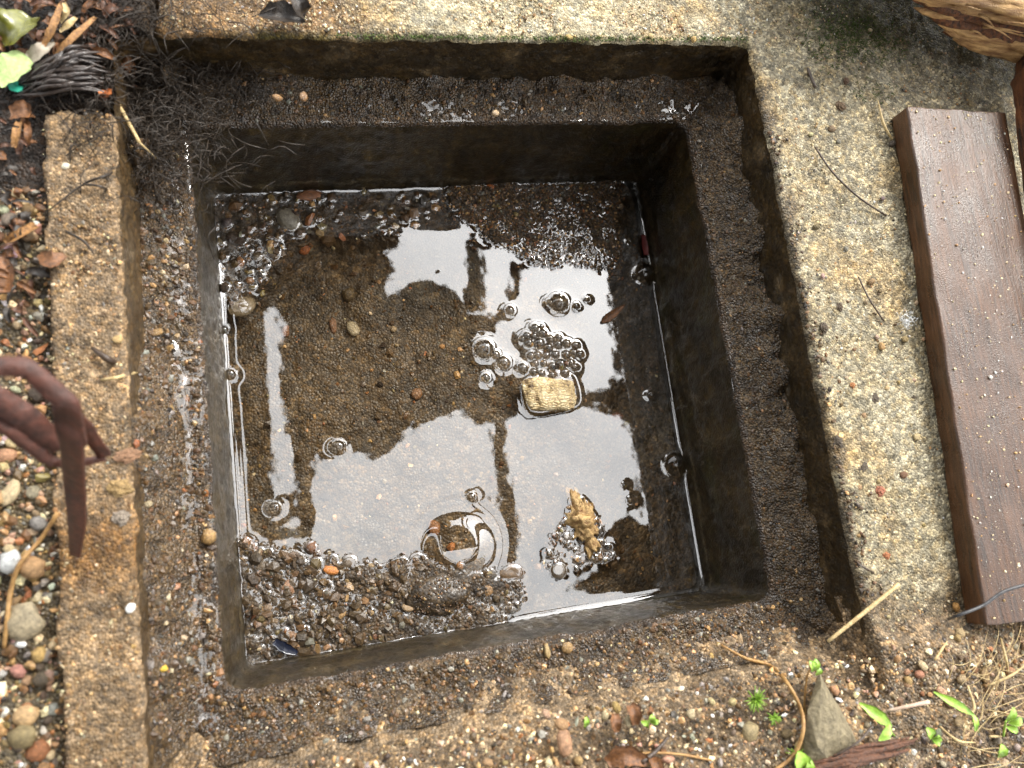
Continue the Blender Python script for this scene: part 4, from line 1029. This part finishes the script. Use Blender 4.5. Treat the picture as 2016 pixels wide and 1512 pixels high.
for pts, l in (([(385, 55, .003), (410, 85, .006), (425, 100, .001)], 'dark root thread reaching over the upper rim'), ([(450, 115, -.004), (500, 122, .0), (540, 118, .001), (555, 112, -.002)], 'pale root thread across the upper step wall'), ([(640, 60, .002), (670, 85, .004), (715, 103, -.004)], 'brown rootlet hanging over the upper lip'),
               ([(255, 320, .003), (210, 345, .004), (165, 362, .002), (95, 415, .001)], 'branching rootlet across the upper strip'), ([(165, 362, .002), (205, 370, .003), (240, 400, .002)], 'side branch of the rootlet on the strip'), ([(130, 455, .001), (165, 475, .003), (185, 500, .001)], 'short rootlet lower on the strip'),
               ([(300, 185, .004), (330, 165, .008), (365, 162, .003)], 'light brown root arching through the black hair')):
    tubes('root', [(ground_path(pts, .0008, 12), [.0006, .0007, .0003])], M_HAIR if 'pale' not in l and 'light' not in l else M_STEM, None, l, 'root')
lv = [([(-10, 150, .006), (25, 128, .010), (52, 108, .008)], .0078, M_PALE, 'pale mint-green leaf scrap in the left litter', [.9, 1, .9, .6], .1), ([(5, 85, .004), (30, 55, .012), (62, 35, .006)], .0085, M_OLIVE, 'glossy olive-green leaf in the corner', [.3, 1, 1, .5], .5),
      ([(55, 118, .008), (78, 98, .012), (105, 82, .008)], .0040, plain('bleached_chip', lin(140, 130, 114), lin(186, 176, 158), 300, .6), 'bleached pale chip beside the mint-green leaf', [.8, 1, .8, .3], .1), ([(20, 160, .004), (32, 172, .006), (42, 166, .004)], .0030, plain('teal_plastic', lin(30, 150, 124), lin(60, 180, 150), 100, .4), 'small teal plastic scrap below the mint-green leaf', [.7, 1, .6], .2),
      ([(105, 118, .012), (140, 78, .016), (188, 34, .012)], .0019, M_BARK, 'long orange bark strip slanting across the litter', [.5, 1, .9, .5], .3), ([(85, 92, .010), (105, 52, .014), (122, 5, .010)], .0020, M_BARK, 'brown bark strip pointing to the top edge', [.5, 1, .9, .5], .3),
      ([(118, 62, .008), (135, 48, .010), (150, 34, .008)], .0020, M_STRAW, 'grey-green sliver between the bark strips', [.4, 1, .5], .2), ([(120, 44, .010), (132, 25, .014), (126, 5, .010)], .0016, M_STRAW, 'white curled petiole near the top edge', [.6, 1, .5], .5),
      ([(510, 30, .002), (545, 32, .006), (600, 40, .002)], .0062, M_LEAFB, 'curled black leaf lying on the upper rim', [.1, .8, 1, .6], .8), ([(580, -15, .008), (590, 10, .010), (596, 30, .004)], .0046, M_LEAFB, 'black folded leaf tip at the top edge', [.7, 1, .6], .8),
      ([(22, 225, .003), (45, 218, .006), (62, 222, .003)], .0048, M_LEAFD, 'brown stone-like leaf crumb above the strip end', [.7, 1, .7], .4), ([(232, 128, .006), (245, 122, .010), (258, 135, .006)], .0036, M_LEAFD, 'brown leaf crumb in the black root hair', [.7, 1, .7], .5),
      ([(208, 178, .003), (210, 188, .007), (212, 198, .003)], .0030, plain('orange_clay', lin(150, 80, 36), lin(186, 110, 58), 200, .5), 'orange leaf bud at the end of the black roots', [.4, 1, .9, .4], .6), ([(12, 480, .004), (40, 462, .008), (72, 445, .004)], .0022, M_BARK, 'tan twig fragment in the left litter', [.8, 1, .9], .7),
      ([(2, 500, .004), (15, 540, .006), (10, 575, .003)], .0036, M_LEAFD, 'orange-brown leaf fragment at the left edge', [.6, 1, .7], .5), ([(78, 500, .003), (100, 510, .005), (128, 502, .002)], .0048, M_LEAFD, 'thin brown leaf skin on the strip', [.3, 1, .3], .2),
      ([(28, 290, .006), (33, 262, .008), (38, 240, .006)], .0020, M_BARK, 'pale splinter beside the upper strip', [.6, 1, .7], .4), ([(55, 285, .004), (56, 262, .007), (54, 240, .004)], .0018, M_LEAFD, 'pink-brown splinter beside the upper strip', [.6, 1, .7], .4),
      ([(1185, 635, 0), (1202, 622, 0), (1230, 600, 0)], .0030, M_LEAFD, 'pointed brown leaf scrap floating on the bright reflection', [.2, 1, .9, .15], .35)]
for pts, w_, m_, l, pr, fo in lv:
    if 'floating' in l: P_ = [px(a, b, ZW + .0018 + (.0012 if k == 2 else 0)) for k, (a, b, h) in enumerate(pts)]
    else: P_ = ground_path(pts, .001, 5)
    leaf('leaf_scrap' if 'plastic' not in l else 'plastic_scrap', P_, w_, m_, l, 'leaf' if 'leaf' in l else ('plastic' if 'plastic' in l else 'bark'), fold=fo, prof=pr)
LC = ['brown', 'dark brown', 'rust-brown']
LMats = [M_LEAFD, M_LEAFB, plain('reddish_leaf', lin(56, 34, 22), lin(118, 78, 54), 500, .45, coat=.2, bump=.0008)]
for k in range(170):
    if k < 110: a, b = random.uniform(-20, 260), random.uniform(-30, 120)
    else: a, b = random.uniform(-30, 72), random.uniform(230, 640)
    p = px(a, b, 0); z0 = float(surf(p[0], p[1])); an = random.random() * 6.28; L = random.uniform(.0015, .0055); d = np.array([math.cos(an), math.sin(an), 0]) * L
    h = random.uniform(.001, .007); m_ = random.randrange(3); q = [p - d, p, p + d]
    q = [np.array([v[0], v[1], z0 + h + (.0025 if i == 1 else 0)]) for i, v in enumerate(q)]
    leaf('dead_leaf', q, random.uniform(.0006, .0024), LMats[m_], where(p, f'{LC[m_]} leaf fragment'), 'leaf', 'wet leaf litter', fold=random.uniform(.2, .9), prof=[.5, 1, .9, .5], n=7, m_=4)

# moss
mo = []
for k in range(1500):
    if k < 900: a, b = random.gauss(1690, 55), random.gauss(70, 34)
    elif k < 1350: a, b = random.uniform(660, 1470), random.gauss(77, 3)
    else: a, b = random.gauss(1720, 16), random.gauss(182, 9)
    p = px(a, b, 0)
    if p[1] < A_RIM - .001 and p[0] < .18: p[1] = A_RIM + .0005
    p[2] = -.0003; hgt = random.uniform(.0006, .0018); mo.append((np.array([p, p + [random.gauss(0, .0006), random.gauss(0, .0006), hgt * .6], p + [random.gauss(0, .0009), random.gauss(0, .0009), hgt]]), [.0003, .0003, .0001]))
tubes('moss', mo, M_MOSS, None, 'short green moss on the damp upper rim', 'moss', kind='stuff', ns=3)
# white fluff on the rim
fl = []; p0 = px(1783, 632, .003)
for k in range(60):
    d = rng.normal(size=3) * [.0018, .0026, .0016]; fl.append((np.array([p0 + d, p0 + d + rng.normal(size=3) * .0014, p0 + d + rng.normal(size=3) * .002]), .0001))
tubes('fluff', fl, plain('white_fluff', (.75, .78, .8), (.85, .86, .86), 100, .8), None, 'tuft of white fluff beside the plank', 'fluff', kind='stuff', ns=3)

# ------------------------------------------------------------------ wood
def wood(name, c1, c2, rough, ax=1, coat=0, scale=90, bump=.0006):
    n = N(name); tc = n('TexCoord').outputs['Object']; s = [1, 1, 1]; s[ax] = .06
    mp = n('Mapping', {'Vector': tc, 'Scale': tuple(s)}).outputs[0]
    a = n('TexNoise', {'Vector': mp, 'Scale': scale * 6, 'Detail': 8.0, 'Roughness': .6}); b = n('TexNoise', {'Vector': tc, 'Scale': scale * .5, 'Detail': 5.0}); f = n('TexNoise', {'Vector': tc, 'Scale': 1500.0, 'Detail': 2.0})
    c = n.mul(n.ramp(a.outputs[0], [(.35, c1), (.65, c2)]), n.ramp(b.outputs[0], [(.3, .65), (.55, 1.0), (.75, 1.25)]))
    h = n('Math', {0: a.outputs[0], 1: f.outputs[0]}, operation='ADD').outputs[0]
    rr = n('MapRange', {'Value': b.outputs[0], 'From Min': .35, 'From Max': .65, 'To Min': rough * .7, 'To Max': rough * 1.3}).outputs[0]
    return n.done(c, rr, h, bump, coat=coat, coat_r=.25)


def board(name, corners, z0, z1, mat, label, cat, bevel=.0014, nz=.0006, seed=80, cuts=30):
    bm = bmesh.new(); lo = [bm.verts.new((c[0], c[1], z0)) for c in corners]; hi = [bm.verts.new((c[0], c[1], z1)) for c in corners]
    bm.faces.new(lo[::-1]); bm.faces.new(hi)
    for k in range(4): bm.faces.new((lo[k], lo[(k + 1) % 4], hi[(k + 1) % 4], hi[k]))
    bmesh.ops.recalc_face_normals(bm, faces=bm.faces)
    bmesh.ops.bevel(bm, geom=list(bm.edges), offset=bevel, segments=3, affect='EDGES', profile=.6)
    long = [e for e in bm.edges if e.calc_length() > .02]; bmesh.ops.subdivide_edges(bm, edges=long, cuts=cuts, use_grid_fill=True)
    V = np.array([v.co[:] for v in bm.verts]); bm.verts.index_update(); f = [[q.index for q in p.verts] for p in bm.faces]; bm.free()
    V += np.stack([fbm(V[:, 0] + V[:, 2], V[:, 1], .01, 3, seed), fbm(V[:, 0], V[:, 1] + V[:, 2], .01, 3, seed + 3), fbm(V[:, 0], V[:, 1], .012, 3, seed + 6)], 1) * nz
    o = obj(name, V, f, mat, None); return tag(o, label, cat)


M_PLANK = wood('brown_stained_plank', lin(52, 33, 17), lin(88, 57, 32), .32, 1, coat=.2, bump=.0003)
TL, BL, TR = px(1785, 210, .014), px(1940, 1232, .014), px(1980, 222, .014)
BR = BL + (TR - TL)
board('plank', [TL, BL, BR, TR], .0006, .0146, M_PLANK, 'brown stained plank lying flat on the concrete rim', 'plank')
# splashed sand stuck to the plank
n_ = 1500; a = rng.random(n_); b = rng.random(n_); Pn = TL + (BL - TL) * a[:, None] + (TR - TL) * (b * .96 + .02)[:, None]; Pn[:, 2] = .0149
rr = .00016 + .0008 * rng.random(n_) ** 6
grains('plank_sand', Pn, rr, pick(n_, {'cream': 5, 'white': 2, 'tan': 2}), M_GDRY, 'sand grains splashed over the brown plank', 'grit')
# rotten timber lying over the right edge
M_OLD = wood('weathered_timber', lin(132, 92, 52), lin(214, 172, 112), .6, 0, scale=60, bump=.0012)
M_DARKW = wood('rotten_dark_wood', lin(50, 30, 16), lin(128, 78, 40), .6, 1, scale=60, bump=.0014)
tb = empty('timber_beam', px(1900, 30, .05), 'weathered pale timber beam with a frayed edge over the upper right corner', 'timber')
d0, d1 = px(1765, -38, .052), px(2050, 34, .052); dr_ = (d1 - d0); dr_ /= np.linalg.norm(dr_); nrm = np.array([-dr_[1], dr_[0], 0])
lay_ = [(.078, .050, .078, .14, -.06, .30)]
for k in range(13):
    lay_.append((.006 - k * .0008 + random.uniform(-.0015, .0015), .052 - k * .0024, random.uniform(.0022, .0042), random.uniform(.8, 1.2), -.012 + k * .006 + random.uniform(-.008, .008), .24))
for k, (off, z_, r_, fl_, s0, s1) in enumerate(lay_):
    q0, q1 = d0 + dr_ * s0, d0 + dr_ * s1; n__ = 60; P_ = q0 + (q1 - q0) * np.linspace(0, 1, n__)[:, None] + nrm * off; P_[:, 2] = z_; P_ += (fbm(np.linspace(0, .3, n__), np.full(n__, k * .37), .03, 3, 120 + k) * .0010)[:, None] * nrm
    V, Fs = tube_geo(P_, np.interp(np.linspace(0, 1, n__), [0, .03, .1, 1], [.1 * r_, .6 * r_, r_, r_]) * (1 + .12 * fbm(np.linspace(0, .3, n__), np.full(n__, k * .7), .08, 2, 140)), 40 if k == 0 else 12, fl_)
    V += np.stack([V[:, 0] * 0, fbm(V[:, 0] * .15, V[:, 2] * 3 + V[:, 1] * 3, .006, 4, 90 + k), fbm(V[:, 0] * .15, V[:, 1] * 3, .006, 4, 95 + k)], 1) * (.0010 if k == 0 else .0007)
    obj('layer' if k else 'top_layer', V, Fs, M_DARKW if k in (2, 3, 6, 7, 9, 12) else M_OLD, tb)
spl = []
for k in range(16):
    s0 = random.uniform(.03, .14); p = d0 + dr_ * s0 + nrm * random.uniform(-.004, .001); p[2] = random.uniform(.024, .05)
    e_ = p + dr_ * random.uniform(.008, .025) + nrm * random.uniform(-.006, .001) + np.array([0, 0, random.uniform(-.004, .008)]); spl.append((bez([p, (p + e_) / 2 + [0, 0, .001], e_], 6), [.0009, .0007, .0002]))
for q in spl: tubes('splinter', [q], M_OLD, tb, ns=4)
c1_, c2_ = px(2004, 175, .024), px(2060, 640, .020)
V, Fs = tube_geo(bez([c1_ + [.012, .02, 0], c1_ + [.013, 0, .002], (c1_ + c2_) / 2 + [.016, 0, 0], c2_ + [.018, 0, 0]], 60), [.006, .012, .013, .012, .010], 22, 1.1)
V += np.stack([fbm(V[:, 1] * .3, V[:, 2] * 3, .01, 4, 101), V[:, 1] * 0, fbm(V[:, 1] * .3, V[:, 0] * 3, .01, 4, 102)], 1) * .0018
tag(obj('bark_log', V, Fs, M_DARKW, None), 'dark rust-brown rotten log at the right edge beyond the plank', 'log')

# ------------------------------------------------------------------ metal claw, painted red-brown
M_PAINT = plain('red_brown_paint', lin(44, 24, 17), lin(96, 54, 40), 260, .5, bump=.0009, coat=.1)
claw = empty('metal_claw', px(148, 1090, .002), 'red-brown painted metal claw tool reaching in over the gravel', 'tool')
def P3(*q): return [px(a, b, h) for a, b, h in q]
def strap(name, pts, wd, n=44):
    P_ = np.array(P3(*pts)); L_ = np.concatenate([[0], np.cumsum(np.linalg.norm(np.diff(P_, axis=0), axis=1))]); tt = np.linspace(0, L_[-1], n)
    Q = np.stack([np.interp(tt, L_, P_[:, k]) for k in range(3)], 1)
    for _ in range(1): Q[1:-1] = (Q[:-2] + 2 * Q[1:-1] + Q[2:]) / 4          # slightly eased bends
    V, Fs = tube_geo(Q, wd, 8, .28); T = V.reshape(-1, 8, 3); c = T.mean(1, keepdims=True); an = np.linspace(0, 2 * math.pi, 8, endpoint=False)
    k = 1 / np.maximum(np.abs(np.cos(an)), np.abs(np.sin(an))) ** .95; V = (c + (T - c) * k[None, :, None]).reshape(-1, 3)
    V += (fbm(V[:, 0] + V[:, 2], V[:, 1] + V[:, 2], .005, 3, 150) * .00025)[:, None]
    return obj(name, V, Fs, M_PAINT, claw)
strap('loop', [(-60, 716, .104), (52, 724, .102), (134, 796, .094), (148, 870, .074)], [.0034, .0034, .0038, .0040])
strap('leg', [(128, 800, .090), (140, 862, .078), (148, 960, .044), (152, 1030, .024), (148, 1094, .004)], [.0040, .0042, .0040, .0036, .0022])
strap('strut', [(112, 782, .086), (170, 845, .064), (206, 898, .046)], [.0026, .0028, .0024])
strap('strut', [(-60, 806, .072), (20, 846, .066), (108, 914, .048)], [.0026, .0028, .0024])
strap('base_plate', [(96, 912, .046), (150, 912, .046), (208, 902, .046)], [.0014, .0018, .0014])
strap('gusset', [(-30, 770, .076), (50, 820, .066), (120, 880, .052)], [.0044, .0048, .0034])

# ------------------------------------------------------------------ the pale block in the water
nb_ = N('worn_pale_wood'); tcb = nb_('TexCoord').outputs['Object']
b1 = nb_('TexNoise', {'Vector': tcb, 'Scale': 110.0, 'Detail': 12.0, 'Roughness': .7}); b2 = nb_('TexVoronoi', {'Vector': nb_('Mapping', {'Vector': tcb, 'Scale': (1, 2.2, 1)}).outputs[0], 'Scale': 260.0}, feature='DISTANCE_TO_EDGE')
cb = nb_.mul(nb_.ramp(b1.outputs[0], [(.36, lin(70, 46, 22)), (.48, lin(190, 164, 116)), (.66, lin(234, 218, 178))]), nb_.ramp(b2.outputs[0], [(0, .35), (.06, .9), (.2, 1.05)]))
hb = nb_('Math', {0: b1.outputs[0], 1: b2.outputs[0]}, operation='ADD').outputs[0]
M_BLK = nb_.done(cb, .5, hb, .0012, coat=.25)
bm = bmesh.new(); bmesh.ops.create_cube(bm, size=2); bmesh.ops.bevel(bm, geom=list(bm.edges), offset=.45, segments=5, affect='EDGES', profile=.55)
bmesh.ops.subdivide_edges(bm, edges=list(bm.edges), cuts=3, use_grid_fill=True)
V = np.array([v.co[:] for v in bm.verts]); bm.verts.index_update(); f = [[q.index for q in p.verts] for p in bm.faces]; bm.free()
s_ = mm(1, ZW); V = V * np.array([50 * s_, 34 * s_, .0090]); V[:, 2] -= .0012 * ((V[:, 0] / (54 * s_)) ** 2 + (V[:, 1] / (38 * s_)) ** 2); V[:, 0] *= 1 + .06 * V[:, 1] / (36 * s_)
V += (fbm(V[:, 0] + V[:, 2], V[:, 1] - V[:, 2], .014, 3, 110) * .0016 + fbm(V[:, 0] - V[:, 2], V[:, 1], .004, 4, 112) * .0008)[:, None] * np.sign(V) * [1, 1, .8]; c_, s__ = math.cos(-.02), math.sin(-.02)
V = np.column_stack([V[:, 0] * c_ - V[:, 1] * s__, V[:, 0] * s__ + V[:, 1] * c_, V[:, 2]]) + np.array([BLOCK[0], BLOCK[1] - .0012, ZW - .0034])
tag(obj('wood_block', V, f, M_BLK, None), 'pale tan weathered block floating among the foam', 'block')
# blue plastic shard
M_BLUE = plain('blue_plastic', lin(6, 12, 28), lin(12, 22, 46), 80, .12, coat=.6)
leaf('plastic_shard', [px(540, 1262, ZW + .003), px(562, 1276, ZW + .0045), px(586, 1286, ZW + .003)], .0030, M_BLUE, 'dark blue glossy plastic shard in the bottom left gravel', 'plastic', fold=.1, prof=[.6, 1, .9, .4])
leaf('plastic_shard', [px(1266, 462, ZW + .003), px(1270, 485, ZW + .004), px(1272, 502, ZW + .003)], .0026, plain('red_plastic', lin(90, 34, 34), lin(124, 56, 52), 80, .4), 'small dull red scrap on the waterline above the big wall bubble', 'plastic', fold=.1, prof=[.6, 1, .7])

# ------------------------------------------------------------------ unseen roof: silhouettes mirrored in the water, extent and extra openings shaped for light
ZC = 2.3
CM = np.array([CAM[0], CAM[1], 2 * ZW - CAM[2]])


def mir(a, b, z=ZC):
    p = px(a, b, ZW); d = p - CM; return CM + d * ((z - CM[2]) / d[2])


S_UP = [(752, 500), (800, 470), (850, 440), (870, 400), (876, 362), (1000, 360), (1120, 362), (1196, 380), (1192, 460), (1200, 530), (1208, 565), (1204, 590), (1218, 615), (1212, 640), (1222, 665), (1216, 690), (1226, 710), (1232, 735), (1212, 752), (1205, 768), (1160, 772), (1120, 790), (1060, 770), (1010, 730), (980, 690), (972, 660), (985, 640), (968, 622), (930, 618), (921, 606), (905, 596), (893, 570), (868, 556), (838, 548), (806, 560), (770, 576), (765, 560), (775, 540), (770, 515)]
S_LO = [(612, 1100), (614, 1040), (622, 1000), (612, 960), (620, 930), (612, 895), (640, 862), (690, 880), (715, 900), (742, 914), (775, 890), (812, 846), (862, 826), (922, 812), (976, 832), (1010, 822), (1080, 830), (1140, 800), (1176, 800), (1215, 822), (1246, 846), (1248, 880), (1252, 905), (1266, 930), (1272, 975), (1280, 1032), (1230, 1020), (1205, 1040), (1210, 1110), (1080, 1190), (1020, 1260), (760, 1310), (500, 1330), (485, 1200), (500, 1120), (560, 1105)]  # widened beyond the mirrored sky patch so the wet bank catches glints
S_ST = [(518, 604), (540, 600), (552, 640), (560, 700), (562, 780), (566, 850), (578, 900), (580, 1040), (538, 1040), (540, 950), (532, 860), (524, 780), (520, 690)]
S_TL = [(428, 372), (640, 368), (852, 366), (842, 396), (760, 412), (690, 424), (610, 438), (540, 470), (500, 530), (466, 588), (428, 596)]  # opening added for white glints among the upper-left stones
S_LE = [(286, 420), (352, 400), (384, 470), (396, 700), (410, 900), (420, 1150), (432, 1330), (372, 1350), (340, 1120), (322, 900), (300, 640)]  # opening added to put glints on the left ledge
S_BO = [(470, 1392), (760, 1352), (1100, 1300), (1430, 1240), (1440, 1290), (1100, 1362), (760, 1420), (480, 1450)]  # opening added for a sheen on the lower ledge
def jag(poly, amp, seed):
    out = []
    for i in range(len(poly)):
        a, b = np.array(poly[i], float), np.array(poly[(i + 1) % len(poly)], float); k = max(1, int(np.hypot(*(b - a)) / 8))
        for t_ in range(k):
            q = a + (b - a) * t_ / k; out.append(tuple(q + amp * rng.normal(size=2)))
    return out
holes = [[mir(a, b) for a, b in jag(S, 1.7, 0)] for S in (S_UP, S_LO, S_ST, S_TL, S_LE, S_BO)]
outer = [np.array(q + (ZC,)) for q in ((-14, -14), (1.5, -14), (1.5, 1.1), (1.2, 1.35), (-14, 1.35))]  # stretched far left and down to keep low sky light off the walls
loops = [[Vector(p) for p in L] for L in [outer] + holes]
tri = tessellate_polygon(loops); flat = np.array([tuple(p) for L in loops for p in L]); nb = len(flat)
Fs = [tuple(t_) for t_ in tri] + [tuple(nb + i for i in t_[::-1]) for t_ in tri]; o_ = 0
for L in loops:
    k = len(L); Fs += [(o_ + i, o_ + (i + 1) % k, nb + o_ + (i + 1) % k, nb + o_ + i) for i in range(k)]; o_ += k
M_ROOF = plain('dark_roof_boards', lin(40, 34, 28), lin(62, 52, 42), 6, .9)
roof = empty('roof_overhang', (0, 0, ZC), 'dark ragged roof overhang, unseen but mirrored in the water, openings and reach shaped for light', 'roof')
obj('roof_sheet', np.vstack([flat, flat + [0, 0, .03]]), Fs, M_ROOF, roof, smooth_=False)
for L, r_ in (([(983, 820), (985, 900), (992, 980), (1000, 1080), (1006, 1130)], [.022, .026, .040, .05]), ([(930, 480), (938, 540), (935, 610)], [.030, .034, .03]), ([(1006, 500), (1012, 560), (1006, 600)], [.018, .026, .012])):
    tubes('batten', [([mir(a, b, ZC - .04) for a, b in L], r_)], M_ROOF, roof, ns=6)
